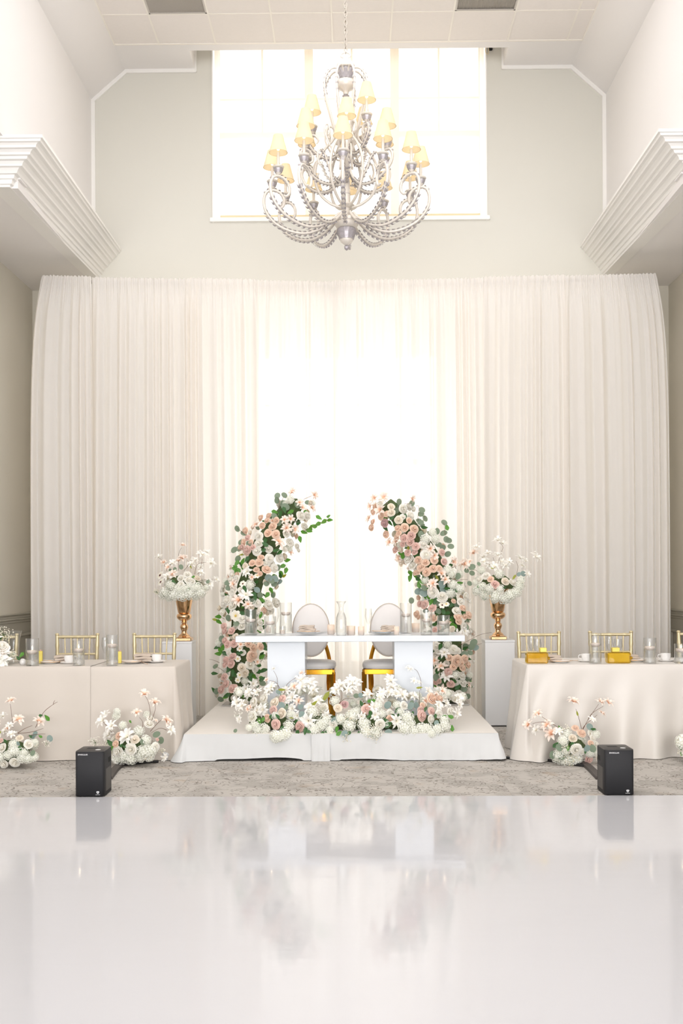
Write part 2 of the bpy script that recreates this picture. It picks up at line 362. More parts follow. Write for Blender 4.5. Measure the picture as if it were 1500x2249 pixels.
# ================================================================ SETTING
# floor: carpet squares on a slab, white gloss dance floor in front
FE = PZ(750, 1750, 0).y               # far edge of the dance floor
mb = MB().box((-6.6, -9.0, -.12), (6.6, 13.2, -.012)); fl = struct('floor', mb, 'carpet_weave', 'grey patterned carpet floor of the hall')
tile = MB().bbox((0, 0, -.012), (.7595, .7595, 0), .0006).mesh('carpet_tile', 'carpet_weave')
for i in range(-5, 5):
    for j in range(5):
        y = FE - .10 + .76 * j
        if j >= 3 and abs(i + .5) < 4: continue
        o = link('carpet_tile', tile, fl, (-.46 + .76 * i, y, 0))
df = MB()
df.bbox((-6.5, -3.3, -.0118), (6.5, FE, .004), .002)
struct('dance_floor', df, 'dance_floor_gloss', 'glossy white vinyl dance floor in front of the carpet')

YB, YL = 12.5, 12.95
ZS = 4.92
def wx(px, Y=YB): return P(px, HY, Y).x
XL, XR = -2.97, 2.91
ZC = 7.32
# back wall with two window openings (upper x 467-1070, lower behind the drape)
U0, U1, UZ0, UZ1 = P(467, 480, YB).x, P(1070, 480, YB).x, P(770, 479, YB).z, 7.75
L0, L1, LZ0, LZ1 = P(556, 1000, YB).x, P(968, 1000, YB).x, .45, P(765, 765, YB).z
T = .24
mb = MB()
mb.box((XL - .05, YB, 0), (L0, YB + T, ZS)); mb.box((L1, YB, 0), (XR + .05, YB + T, ZS))
mb.box((L0, YB, 0), (L1, YB + T, LZ0)); mb.box((L0, YB, LZ1), (L1, YB + T, ZS))
mb.box((XL - .4, YB, ZS), (U0, YB + T, 8.0)); mb.box((U1, YB, ZS), (XR + .4, YB + T, 8.0))
mb.box((U0, YB, ZS), (U1, YB + T, UZ0)); mb.box((U0, YB, UZ1), (U1, YB + T, 8.0))
struct('wall_back', mb, 'wall_paint', 'pale grey back wall with a high window')
# side bays: lower walls, recessed further than the wall above
WL, WR = P(71, 632, YL).x, P(1468, 624, YL).x
YH = 9.3
mb = MB().box((WL - .2, YL, 0), (XL - .05, YL + .2, ZS)); mb.box((XL - .25, YB + .01, 0), (XL - .05, YL, ZS)); mb.box((WL - .2, YH, 0), (WL, YL, ZS)); mb.box((-6.6, YH, 0), (WL - .2, YH + .2, 5.6))
wl = struct('wall_left', mb, 'lower_wall_paint', 'grey-beige lower wall at the left side')
mb = MB().box((XR + .05, YL, 0), (WR + .2, YL + .2, ZS)); mb.box((XR + .05, YB + .01, 0), (XR + .25, YL, ZS)); mb.box((WR, YH, 0), (WR + .2, YL, ZS)); mb.box((WR + .2, YH, 0), (6.6, YH + .2, 5.6))
wr = struct('wall_right', mb, 'lower_wall_paint', 'grey-beige lower wall at the right side')
# wainscot: boards, chair rails, framed panels
for nm, wall, X, sg in (('left', wl, WL, 1), ('right', wr, WR, -1)):
    a, b = sorted((X, X + sg * .012))
    obj('wainscot_board', MB().box((a, YH + .02, .12), (b, YL, 1.05)), 'wainscot_paint', wall)
    a2, b2 = sorted((XL - .25 if sg > 0 else XR + .25, X)); obj('wainscot_board', MB().box((a2, YL - .012, .12), (b2, YL, 1.05)), 'wainscot_paint', wall)
    for z0, z1, d in ((1.0, 1.03, .022), (1.03, 1.05, .035), (1.05, 1.085, .03), (1.085, 1.105, .045)):
        a, b = sorted((X, X + sg * d)); obj('chair_rail', MB().bbox((a, YH + .02, z0), (b, YL, z1), .004), 'wainscot_paint', wall)
        obj('chair_rail', MB().bbox((a2, YL - d, z0), (b2, YL, z1), .004), 'wainscot_paint', wall)
    for k in range(3):
        y1 = YL - .12 - k * 1.12; y0 = y1 - 1.0
        for (ya, yb, za, zb) in ((y0, y1, .84, .875), (y0, y1, .2, .235), (y0, y0 + .035, .235, .84), (y1 - .035, y1, .235, .84)):
            a, b = sorted((X + sg * .012, X + sg * .03)); obj('panel_moulding', MB().bbox((a, ya, za), (b, yb, zb), .006), 'wainscot_paint', wall)
    a, b = sorted((X, X + sg * .02)); struct('baseboard_' + nm, MB().bbox((a, YH + .02, 0), (b, YL, .12), .005), 'wainscot_paint', 'grey baseboard along the lower %s wall' % nm)
# upper side walls, sloped ceilings and flat ceiling
ZT = 6.98; XSL, XSR = -2.58, 2.53
YT = 11.92
Y0 = -9.0
def slab(pts_front, y0, y1, th, inward):
    pass
mb = MB().box((XL - .2, Y0, 5.262), (XL, YB, ZT)); struct('wall_upper_left', mb, 'wall_paint_white', 'white upper wall at the left above the cornice')
mb = MB().box((XR, Y0, 5.262), (XR + .2, YB, ZT)); struct('wall_upper_right', mb, 'wall_paint_white', 'white upper wall at the right above the cornice')
def prism(sec, y0, y1):
    n = len(sec); vs = [(x, y0, z) for x, z in sec] + [(x, y1, z) for x, z in sec]
    fs = [(i, (i + 1) % n, n + (i + 1) % n, n + i) for i in range(n)] + [tuple(range(n - 1, -1, -1)), tuple(range(n, 2 * n))]
    return MB().add(vs, fs)
mb = prism([(XL - .2, ZT), (XL, ZT), (XSL, ZC), (XSL, ZC + .2), (XL - .2, ZC + .2)], Y0, YB)
mb2 = prism([(XR + .2, ZT), (XR, ZT), (XSR, ZC), (XSR, ZC + .2), (XR + .2, ZC + .2)], Y0, YB); mb.add(mb2.v, mb2.f)
WXL, WXR = P(428, 128, YB).x, P(1105, 126, YB).x      # window well
YW = 12.06
mb.box((XSL, YT, ZC), (XSR, YW, ZC + .2)); mb.box((XSL, YW, ZC), (WXL, YB, ZC + .2)); mb.box((WXR, YW, ZC), (XSR, YB, ZC + .2))
mb.box((XSL, Y0, ZC + .06), (XSR, YT, ZC + .2)); mb.box((WXL - .3, YW, 7.98), (WXR + .3, YB + .1, 8.1)); mb.box((WXL, YW - .05, ZC + .2), (WXR, YW, 8.0))
mb.box((WXL - .1, YW, ZC + .2), (WXL, YB, 8.0)); mb.box((WXR, YW, ZC + .2), (WXR + .1, YB, 8.0))
ce = struct('ceiling', mb, 'wall_paint_white', 'white vaulted ceiling with lay-in tiles')
seams = [P(x, 60, P(750, 60, 11.59).y).x for x in (337, 465, 599, 729, 859, 991, 1124, 1258)]
xs = [XSL] + seams + [XSR]
rows = [YT, 11.29]
while rows[-1] > 5.5: rows.append(rows[-1] - .63)
vents = []
for r in range(len(rows) - 1):
    for c in range(len(xs) - 1):
        x0, x1, y1, y0 = xs[c] + .006, xs[c + 1] - .006, rows[r] - .006, rows[r + 1] + .006
        if r == 1 and c in (1, 6): vents.append((x0, x1, y0, y1)); continue
        if r > 3: continue
        obj('ceiling_tile', MB().bbox((x0, y0, ZC + .004), (x1, y1, ZC + .02), .002), 'ceiling_tile', ce)
mbg = MB()
obj('ceiling_tile_field', MB().box((XSL, Y0, ZC + .004), (XSR, rows[4], ZC + .02)), 'ceiling_tile', ce)
for x in xs[1:-1]: obj('ceiling_grid_bar', MB().box((x - .009, rows[4], ZC - .001), (x + .009, YT, ZC + .01)), 'ceiling_grid', ce)
for y in rows[1:5]: obj('ceiling_grid_bar', MB().box((XSL, y - .009, ZC - .0012), (XSR, y + .009, ZC + .01)), 'ceiling_grid', ce)
obj('ceiling_grid_bar', MB().box((XSL, YT - .02, ZC - .004), (XSR, YT + .004, ZC + .01)), 'ceiling_grid', ce)
for s in (XSL, XSR): obj('ceiling_grid_bar', MB().box((s - .012, Y0, ZC - .003), (s + .012, YT, ZC + .01)), 'ceiling_grid', ce)
for k, (x0, x1, y0, y1) in enumerate(vents):
    t = thing('ceiling_vent', ('grey return air vent in the ceiling left of the chandelier chain', 'grey return air vent in the ceiling right of the chandelier chain')[k], 'vent', ((x0 + x1) / 2, (y0 + y1) / 2, ZC), group='return air vents in the tiled ceiling')
    hx, hy = (x1 - x0) / 2, (y1 - y0) / 2
    f = MB()
    for a, b in (((-hx, -hy, 0), (hx, -hy + .02, .012)), ((-hx, hy - .02, 0), (hx, hy, .012)), ((-hx, -hy, 0), (-hx + .02, hy, .012)), ((hx - .02, -hy, 0), (hx, hy, .012))): f.box(a, b)
    obj('frame', f, 'vent_grey', t)
    obj('backing', MB().box((-hx, -hy, .02), (hx, hy, .03)), 'vent_grey', t)
    sl = MB()
    for q in range(40):
        x = -hx + .02 + (2 * hx - .04) * (q + .5) / 40
        sl.add([(x - .006, -hy, .004), (x + .004, -hy, .016), (x + .004, hy, .016), (x - .006, hy, .004)], [(0, 1, 2, 3)])
    tag(obj('louvre_slats', sl, 'vent_grey', t), kind='stuff')
# cornice / crown moulding blocks with soffits
prof = [(0, .31), (0, .285), (-.012, .28), (-.016, .262), (-.034, .256), (-.046, .24), (-.05, .222), (-.072, .216), (-.088, .196), (-.094, .178), (-.112, .172), (-.118, .15), (-.14, .142), (-.152, .12), (-.156, .104), (-.176, .098), (-.19, .074), (-.196, .056), (-.214, .05), (-.22, .02), (-.232, .015), (-.238, -.02), (-.25, -.028), (-.252, -.045), (-.37, -.045)]
def crown(nm, xe, sg, ztop, label, n):
    # profile swept along Y from the wall to YH then returned outwards
    vs = []; m = len(prof)
    pts = [(xe + sg * dx, ztop - .32 + dz) for dx, dz in prof]
    st = []
    st.append([(x, YB, z) for x, z in pts])
    corner = [(x + sg * dx * .42, YH + abs(dx), z) for (x, z), (dx, dz) in zip(pts, prof)]
    st.append(corner)
    st.append([(xe + sg * -3.9, YH + abs(dx), z) for (x, z), (dx, dz) in zip(pts, prof)])
    vs = [v for s_ in st for v in s_]; fs = []
    for a in range(2):
        for i in range(m - 1): fs.append((a * m + i, a * m + i + 1, (a + 1) * m + i + 1, (a + 1) * m + i))
    mbb = MB().add(vs, fs)
    struct(nm, mbb, 'trim_white', label, smooth=12)
CZ = 5.28
XCL, XCR = P(263, 548, YB).x + .02, P(1278, 541, YB).x - .02
crown('trim_1', XCL, 1, CZ, 'white stepped cornice moulding at upper left', 1)
crown('trim_2', XCR, -1, CZ, 'white stepped cornice moulding at upper right', 2)
mb = MB().box((-6.6, YH + .3, ZS + .0), (XCL - .30, YL + .1, ZS + .08)); mb.box((-6.6, YH + .04, CZ - .01), (XL - .2, YB, CZ + .1)); mb.box((-6.6, YH + .3, ZS + .08), (XCL - .28, YH + .5, CZ))
mb.box((XCL - .33, YH + .01, CZ - .035), (XCL - .005, YB, CZ - .018))
struct('soffit_left', mb, 'wall_paint_white', 'low white soffit behind the left cornice')
mb = MB().box((XCR + .30, YH + .3, ZS), (6.6, YL + .1, ZS + .08)); mb.box((XR + .2, YH + .04, CZ - .01), (6.6, YB, CZ + .1)); mb.box((XCR + .28, YH + .3, ZS + .08), (6.6, YH + .5, CZ))
mb.box((XCR + .005, YH + .01, CZ - .035), (XCR + .33, YB, CZ - .018))
struct('soffit_right', mb, 'wall_paint_white', 'low white soffit behind the right cornice')
# hall ceilings over the aisles nearer than the cornice, hall side and entrance walls (behind the camera)
struct('ceiling_aisle_left', MB().box((-6.6, Y0, 5.262), (XL - .2, YH + .05, 5.38)), 'wall_paint_white', 'white aisle ceiling at the left')
struct('ceiling_aisle_right', MB().box((XR + .2, Y0, 5.262), (6.6, YH + .05, 5.38)), 'wall_paint_white', 'white aisle ceiling at the right')
struct('wall_hall_left', MB().box((-6.8, Y0, 0), (-6.6, YH, 5.5)), 'wall_paint_white', 'white side wall of the hall, left')
struct('wall_hall_right', MB().box((6.6, Y0, 0), (6.8, YH, 5.5)), 'wall_paint_white', 'white side wall of the hall, right')
struct('wall_front', MB().box((-6.8, Y0 - .2, 0), (6.8, Y0, 8.1)), 'wall_paint_white', 'entrance end wall of the hall behind the camera')
fw = MB()
for k in range(6): fw.box((-6.3 + 2.5 * k, Y0, .3), (-6.2 + 2.5 * k, Y0 + .12, 5.7))
for z in (.3, 3.0, 5.65): fw.box((-6.3, Y0, z), (6.3, Y0 + .1, z + .08))
struct('fill_light_frame', fw, 'jamb_white', 'added window frame around the fill light behind the camera')  # unseen frame bars added to dress the front fill lamp
# white edge trims on the gable
def strip(nm, pts, label, w=.042):
    pts = [Vector(p) for p in pts]; mbb = MB()
    for a, b in zip(pts[:-1], pts[1:]):
        d = (b - a).normalized(); nrm = Vector((-d.z, 0, d.x)) * (w / 2); a2 = a - d * w * .3; b2 = b + d * w * .3; dy = Vector((0, -.022 - .0008 * len(mbb.v) / 8, 0))
        q = [a2 - nrm, b2 - nrm, b2 + nrm, a2 + nrm]
        mbb.add(q + [v + dy for v in q], [(0, 3, 2, 1), (4, 5, 6, 7), (0, 1, 5, 4), (1, 2, 6, 5), (2, 3, 7, 6), (3, 0, 4, 7)])
    struct(nm, mbb, 'trim_white', label)
h = .021
strip('trim_3', [(XL + h, YB, CZ), (XL + h, YB, ZT - .01), (XSL + .01, YB, ZC - h), (WXL, YB, ZC - h), (WXL, YB, ZC + .3)], 'white edge trim following the gable, left of the window')
strip('trim_4', [(XR - h, YB, CZ), (XR - h, YB, ZT - .01), (XSR - .01, YB, ZC - h), (WXR, YB, ZC - h), (WXR, YB, ZC + .3)], 'white edge trim following the gable, right of the window')

# ---------------------------------------------------------------- windows
def window(name, x0, x1, z0, z1, muls, rail, munt_x, munt_z, label, mw=.10):
    y = YB + .17
    fr = MB(); b = .07
    fr.bbox((x0, y, z0), (x0 + b, y + .06, z1)); fr.bbox((x1 - b, y, z0), (x1, y + .06, z1)); fr.bbox((x0, y, z0), (x1, y + .06, z0 + b)); fr.bbox((x0, y, z1 - b), (x1, y + .06, z1))
    w = struct(name, fr, 'jamb_white', label)
    j = MB(); j.box((x0 - .001, YB - .012, z0 - .04), (x0 + .012, y, z1)); j.box((x1 - .012, YB - .012, z0 - .04), (x1 + .001, y, z1)); obj('jamb', j, 'jamb_white', w)
    obj('sill', MB().bbox((x0 - .03, YB - .03, z0 - .035), (x1 + .03, y, z0 + .012), .004), 'jamb_white', w)
    edges = [x0 + b] + [v for m in muls for v in (m - mw / 2, m + mw / 2)] + [x1 - b]
    for m in muls: obj('mullion', MB().bbox((m - mw / 2, y - .01, z0 + b), (m + mw / 2, y + .05, z1 - b)), 'jamb_white', w)
    for q in range(0, len(edges), 2):
        a, c = edges[q], edges[q + 1]
        obj('meeting_rail', MB().bbox((a, y, rail - .035), (c, y + .05, rail + .035)), 'jamb_white', w)
        obj('pane', MB().box((a, y + .03, z0 + b), (c, y + .034, rail)), 'window_glass', w); obj('pane', MB().box((a, y + .03, rail), (c, y + .034, z1 - b)), 'window_glass', w)
        obj('muntin', MB().box((a, y + .012, munt_z - .011), (c, y + .03, munt_z + .011)), 'jamb_white', w)
        mx = (a + c) / 2; obj('muntin', MB().box((mx - .011, y + .01, rail), (mx + .011, y + .028, z1 - b)), 'jamb_white', w)
    return w
yf = YB + .2
window('window_1', U0, U1, UZ0, UZ1, [P(679, 300, yf).x, P(867, 300, yf).x], P(770, 297, yf).z, None, P(770, 218, yf).z, 'high three-light window above the drapes')
window('window_2', L0, L1, LZ0, LZ1, [P(762, 1000, yf).x], P(770, 1015, yf).z, None, P(770, 890, yf).z, 'tall lower window behind the sheer drapes', .08)
t = thing('roller_shade', 'cream translucent roller shade drawn down over the high window', 'window shade', (0, YB + .05, 0))
s0, s1 = P(483, 300, YB + .05).x, P(1054, 300, YB + .05).x; zb = P(770, 471, YB + .05).z
obj('shade_fabric', MB().grid(12, 12, lambda u, v: (s0 + (s1 - s0) * u, .004 * math.sin(u * 6) * (1 - v), zb + (7.72 - zb) * v)), 'solar_shade', t)
obj('hem_bar', MB().bbox((s0, -.008, zb - .03), (s1, .008, zb), .004), 'shade_trim', t)
rr = MB(); rr.lathe([(.03, 0), (.03, s1 - s0)], 14); rr.xf(Matrix.Translation((s0, 0, 7.71)) @ Matrix.Rotation(PI / 2, 4, 'Y')); obj('roller', rr, 'shade_trim', t)
bp_ = P(1077, 106, YB); t = thing('shade_bracket', 'small dark bracket with a cord beside the high window, top right', 'bracket', (bp_.x, YB - .02, bp_.z))
obj('plate', MB().bbox((-.02, -.02, -.03), (.02, .02, .03)), 'slot_black', t); obj('cord', MB().tube(catmull([(-.05, -.01, .03), (-.06, -.01, -.05), (-.03, -.01, -.08), (-.02, -.01, 0)]), .004, 5), 'shade_trim', t)

# ================================================================ PIPE AND DRAPE
YD = 11.7
zl, zr, zm = P(95, 607, YD).z, P(1440, 601, YD).z, P(735, 619, YD + .1).z
xl, xr, xm = P(95, 607, YD).x, P(1440, 601, YD).x, P(735, 619, YD).x
def ybar(x): # bar line: slightly set back at the centre upright
    return YD + .1 * (1 - abs(x - xm) / 3.4)
def zbar(x):
    return zl + (zm - zl) * (x - xl) / (xm - xl) if x < xm else zm + (zr - zm) * (x - xm) / (xr - xm)
t = thing('drape_stand', 'metal pipe stand carrying the white drapes, poles behind the cloth', 'stand', (0, YD, 0))
for x in (xl + .05, xm, xr - .05):
    obj('upright', MB().lathe([(.024, 0), (.024, zbar(x) + .03)], 12, (x, ybar(x) - YD + .11, 0)), 'pole_metal', t)
    obj('foot_plate', MB().bbox((x - .2, ybar(x) - YD + .06, 0), (x + .2, ybar(x) - YD + .46, .012), .004), 'pole_metal', t)
for a, b in ((xl, xm), (xm, xr)): obj('crossbar', MB().tube([(a, ybar(a) - YD + .07, zbar(a) - .03), (b, ybar(b) - YD + .07, zbar(b) - .03)], .018, 8), 'pole_metal', t)
bounds = [75, 203, 415, 565, 735, 880, 1065, 1240, 1468]
names = ['leftmost sheer white drape panel, ending at the dark gap beside the left wall', 'second sheer white drape panel from the left end', 'third sheer white drape panel from the left, beside the bright window',
         'sheer drape panel backlit by the window, left of the centre pole', 'sheer drape panel backlit by the window, right of the centre pole', 'sixth sheer white drape panel from the left, behind the right flower arch',
         'second sheer white drape panel from the right end', 'rightmost sheer white drape panel, ending beside the right wall']
def pleat(rng, x0, x1):
    comps = []
    x = x0; cuts = [x0]
    while x < x1: x += rng.choice((.06, .07, .08, .1, .12, .15, .22)) * rng.uniform(.85, 1.15); cuts.append(x)
    am = [rng.uniform(.35, 1.0) for _ in cuts]
    ph = [rng.uniform(0, 6.28) for _ in range(4)]
    def f(x, t):
        k = 0
        while k < len(cuts) - 2 and x > cuts[k + 1]: k += 1
        u = (x - cuts[k]) / (cuts[k + 1] - cuts[k])
        base = am[k] * math.sin(PI * max(0, min(1, u))) ** 1.5
        return base * (.06 + .075 * t) + (.004 - .0035 * t) * math.sin(x * 95 + ph[1]) + .0012 * (1 - t) ** 3 * math.sin(x * 190 + ph[2])
    return f
dg = 'sheer white drape panels'
for i in range(8):
    x0, x1 = P(bounds[i], 900, YD).x, P(bounds[i + 1], 900, YD).x
    x0t, x1t = (xl if i == 0 else x0), (xr if i == 7 else x1)
    x0b, x1b = (P(70, 1500, YD).x if i == 0 else x0 - .012), (P(1473, 1500, YD).x if i == 7 else x1 + .012)
    rng = random.Random(100 + i); f = pleat(rng, x0, x1); nu = int((x1 - x0) / .006)
    off = .035 * (i % 2); hf = rng.uniform(0, 6)
    def fn(u, v, x0=x0, x1=x1, x0t=x0t, x1t=x1t, x0b=x0b, x1b=x1b, f=f, off=off, hf=hf, i=i):
        tt = v ** 1.5                                # v=0 top -> 1 floor
        e = 1 - math.exp(-tt * 9)
        a = x0t + (x0b - x0t) * e if i == 0 else x0t + (x0b - x0t) * e; b = x1t + (x1b - x1t) * e
        x = a + (b - a) * u; xr_ = x0 + (x1 - x0) * u; x += .022 * math.sin(1.9 * xr_ + hf + 1.6 * tt) * tt * min(1, 8 * u, 8 * (1 - u))
        zt = zbar(x); z = zt * (1 - tt) + .015 * tt
        w = min(1, max(0, (zt - z - .06) / .35)); dep = f(xr_, tt) * (.25 + .75 * w)
        ruf = .007 * math.sin(xr_ * 260 + hf) + .005 * math.sin(xr_ * 173 + 2 * hf) + .004 * math.sin(xr_ * 97)
        y = ybar(x) - dep - .03 + ruf * max(0, 1 - w) + off
        if zt - z < .075: y -= .012
        if v == 0: z += .006 * math.sin(xr_ * 140 + hf)
        return (x, y, z)
    o = obj('sheer_curtain', MB().grid(nu, 34, fn), 'sheer_drape', smooth=180); tag(o, names[i], 'drape', dg)

# ================================================================ CHANDELIER
CH = P(760, 300, 10.0); CX0, CY0 = CH.x, 10.0
def zc(y): return P(760, y, 10.0).z
ch = thing('chandelier', 'large antique white scrolled chandelier with small lit shades hanging before the window', 'chandelier', (CX0, CY0, 0))
def colm(prof, n=24, name='x', m='antique_white', ang=None): return obj(name, MB().lathe(prof, n, ang=ang), m, ch)
lobes = lambda k, d: (lambda a, z: 1 + d * abs(math.sin(k * a / 2)))
colm([(.012, zc(128)), (.03, zc(130)), (.06, zc(136)), (.083, zc(143)), (.088, zc(149)), (.082, zc(151)), (.07, zc(152))], name='crown_cap')
colm([(.06, zc(151)), (.066, zc(156)), (.05, zc(170)), (.045, zc(174))], name='crown_acanthus', m='antique_silver', ang=lobes(10, .18))
colm([(.045, zc(174)), (.075, zc(178)), (.085, zc(186)), (.07, zc(194)), (.03, zc(200)), (.02, zc(208))], name='crown_urn', ang=lobes(12, .06))
colm([(.012, zc(205)), (.02, zc(215)), (.014, zc(225)), (.014, zc(440))], name='centre_rod', m='antique_white')
for y in (215, 330, 385, 430): colm([(.014, zc(y - 7)), (.034, zc(y - 4)), (.022, zc(y)), (.03, zc(y + 5)), (.014, zc(y + 8))], 14, 'rod_collar', 'antique_silver')
colm([(.03, zc(395)), (.034, zc(400)), (.03, zc(446)), (.06, zc(449)), (.075, zc(452)), (.03, zc(458)), (.03, zc(470)), (.05, zc(474))], name='column_sleeve')
colm([(.05, zc(474)), (.10, zc(480)), (.108, zc(484)), (.10, zc(488))], 32, 'beaded_rim', ang=lobes(28, .05))
colm([(.10, zc(488)), (.108, zc(494)), (.09, zc(501)), (.075, zc(503))], name='hub_bowl')
colm([(.075, zc(503)), (.082, zc(509)), (.066, zc(520)), (.06, zc(526))], 30, 'hub_acanthus', 'antique_silver', ang=lobes(12, .14))
colm([(.06, zc(526)), (.056, zc(531)), (.03, zc(536)), (.014, zc(539))], name='hub_base')
colm([(.01, zc(539)), (.022, zc(542)), (.02, zc(546)), (.004, zc(550))], 12, 'finial', 'antique_silver', ang=lobes(8, .2))
hk = MB(); hk.tube(catmull([(-.01, 0, zc(128)), (-.042, 0, zc(124)), (-.04, 0, zc(119)), (-.012, 0, zc(115)), (0, 0, zc(111)), (.012, 0, zc(115)), (.04, 0, zc(119)), (.042, 0, zc(124)), (.01, 0, zc(128))]), .008, 7); obj('hanging_loop', hk, 'antique_white', ch)
lk = MB(); lk.tube([(.013 * math.cos(a) , 0, .028 * math.sin(a)) for a in [2 * PI * k / 12 for k in range(12)]], .0045, 6, closed=True); lk = lk.mesh('chain_link', 'chain_metal')
z = zc(110); k = 0
while z < ZC - .03:
    o = link('chain_link', lk, ch, (0, 0, z)); o.rotation_euler = (0, 0, PI / 2 * (k % 2) + .4); z += .041; k += 1
obj('supply_cord', MB().tube([(.012 * math.sin(i * .9), .012 * math.cos(i * .9), zc(118) + (ZC - zc(118)) * i / 24) for i in range(25)], .003, 5), 'chain_metal', ch)
obj('ceiling_canopy', MB().lathe([(.02, ZC - .06), (.06, ZC - .05), (.09, ZC - .015), (.09, ZC)], 20), 'antique_white', ch)
def rz_pts(prof, phi):
    return [(r * math.sin(phi), -r * math.cos(phi), z) for r, z in prof]
def smooth2(prof, n=6): return [(p.x, p.y) for p in catmull([(r, z, 0) for r, z in prof], n)]
ZL = 5.045
arm_low = smooth2([(.07, ZL - .24), (.13, ZL - .30), (.24, ZL - .375), (.38, ZL - .41), (.52, ZL - .385), (.65, ZL - .315), (.735, ZL - .21), (.758, ZL - .11), (.735, ZL - .03), (.68, ZL - .008), (.615, ZL - .03), (.575, ZL - .085), (.575, ZL - .145), (.605, ZL - .175), (.63, ZL - .165)])
ZM = 5.32
arm_mid = smooth2([(.03, ZM - .10), (.07, ZM - .19), (.15, ZM - .265), (.25, ZM - .275), (.35, ZM - .235), (.44, ZM - .16), (.475, ZM - .075), (.455, ZM - .015), (.42, ZM - .006), (.38, ZM - .02), (.35, ZM - .065), (.355, ZM - .105), (.385, ZM - .12)])
ZU = 5.535
arm_top = smooth2([(.02, ZU - .08), (.06, ZU - .17), (.14, ZU - .22), (.24, ZU - .2), (.315, ZU - .13), (.345, ZU - .06), (.335, ZU - .015), (.31, ZU - .006), (.275, ZU - .02), (.255, ZU - .055), (.27, ZU - .085)])
cage = smooth2([(.05, zc(163)), (.085, zc(153)), (.14, zc(156)), (.19, zc(170)), (.21, zc(190)), (.195, zc(215)), (.155, zc(250)), (.115, zc(285)), (.075, zc(315)), (.055, zc(345)), (.06, zc(370))])
bow = smooth2([(.05, zc(455)), (.14, zc(448)), (.235, zc(428)), (.285, zc(395)), (.27, zc(360)), (.2, zc(330)), (.12, zc(308)), (.10, zc(290)), (.135, zc(278)), (.175, zc(285)), (.175, zc(300)), (.15, zc(304))])
curl = smooth2([(.04, zc(350)), (.10, zc(346)), (.17, zc(325)), (.22, zc(300)), (.215, zc(285)), (.185, zc(283)), (.17, zc(295)), (.185, zc(305))])
curl2 = smooth2([(.05, zc(405)), (.12, zc(400)), (.20, zc(378)), (.245, zc(352)), (.30, zc(345)), (.325, zc(362)), (.30, zc(378)), (.275, zc(370))])
cup_p = [(.010, 0), (.018, .006), (.026, .02), (.034, .042), (.038, .056), (.030, .058), (.048, .064), (.052, .074), (.046, .082), (.02, .084)]
cup_silver = [(.0265, .02), (.0355, .042), (.0395, .056)]
cupm = MB().lathe(cup_p, 16).mesh('bobeche_cup', 'antique_white'); cups = MB().lathe(cup_silver, 24, close=False, ang=lobes(8, .16)).mesh('cup_acanthus', 'antique_silver')
candm = MB().lathe([(.0135, 0), (.0135, .125), (.006, .127)], 12).mesh('candle_sleeve', 'antique_white')
shade_p = [(.082, 0), (.0775, .02), (.06, .085), (.041, .155)]
shm = MB().lathe([(r, z) for r, z in shade_p] + [(r - .0015, z) for r, z in reversed(shade_p)], 24, close=False).mesh('lamp_shade', 'lamp_shade')
trm = MB().tube([(.0825 * math.cos(2 * PI * k / 24), .0825 * math.sin(2 * PI * k / 24), .001) for k in range(24)], .0028, 5, closed=True)
trm = trm.mesh('shade_trim', 'shade_trim')
bulbm = MB().ball((0, 0, .05), .017, 8, 6, (1, 1, 1.9)).mesh('bulb', 'bulb')
def leaf_row(prof, i0, i1, step, phi, size):
    m = MB(); pts = [Vector(p) for p in rz_pts(prof, phi)]; sd = Vector((math.cos(phi), math.sin(phi), 0)); q = 0
    for i in range(i0, min(i1, len(pts) - 2), step):
        d = (pts[i + 1] - pts[i]).normalized(); up = sd.cross(d).normalized()
        for s_ in (-1, 1):
            for lift in ((.5, -.35) if size > .02 else (.4,)):
                b = pts[i] + up * lift * .012; tip = b + d * size * 1.25 + sd * s_ * size * .5 + up * lift * size * .75
                mid = (b + tip) / 2 + up * size * .2 * (1 if lift > 0 else -1); side = (d * .6 - sd * s_ * .5) * size * .38
                m.add([b, mid + side, tip, mid - side, mid + up * size * .12], [(0, 1, 4), (1, 2, 4), (2, 3, 4), (3, 0, 4)])
    return m
def make_arm(prof, R, zcup, phi, rad, kind):
    a = obj('arm', MB().tube(rz_pts(prof, phi), [rad if i < len(prof) - 14 else rad * (1 - .45 * (i - len(prof) + 14) / 14) for i in range(len(prof))], 7), 'antique_white', ch)
    n = len(prof)
    if kind == 'low':
        lf = leaf_row(prof, 9, 36, 2, phi, .04); l2 = leaf_row(prof, 46, 64, 3, phi, .03)
    else: lf = leaf_row(prof, 6, 26, 2, phi, .034); l2 = leaf_row(prof, n - 34, n - 18, 3, phi, .028)
    lf.add(l2.v, l2.f); obj('acanthus_leaves', lf, 'antique_silver', a, smooth=0)
    L = (R * math.sin(phi), -R * math.cos(phi), zcup)
    link('bobeche_cup', cupm, a, L); link('cup_acanthus', cups, a, L)
    link('candle_sleeve', candm, a, (L[0], L[1], zcup + .08)); s_ = (L[0], L[1], zcup + .2)
    link('lamp_shade', shm, a, s_); link('shade_trim', trm, a, s_); link('bulb', bulbm, a, (s_[0], s_[1], s_[2] + .0))
for k in range(12): make_arm(arm_low, .68, ZL, math.radians(-2 + 30 * k), .0145, 'low')
for k in range(6): make_arm(arm_mid, .42, ZM, math.radians(1 + 60 * k), .0135, 'mid')
for k in (37, 148, 270): make_arm(arm_top, .31, ZU, math.radians(k), .0125, 'top')
for k in range(8):
    phi = math.radians(22 + 45 * k); o = obj('cage_bar', MB().tube(rz_pts(cage, phi), .0105, 7), 'antique_white', ch)
    obj('acanthus_leaves', leaf_row(cage, 14, 30, 3, phi, .022), 'antique_silver', o, smooth=0)
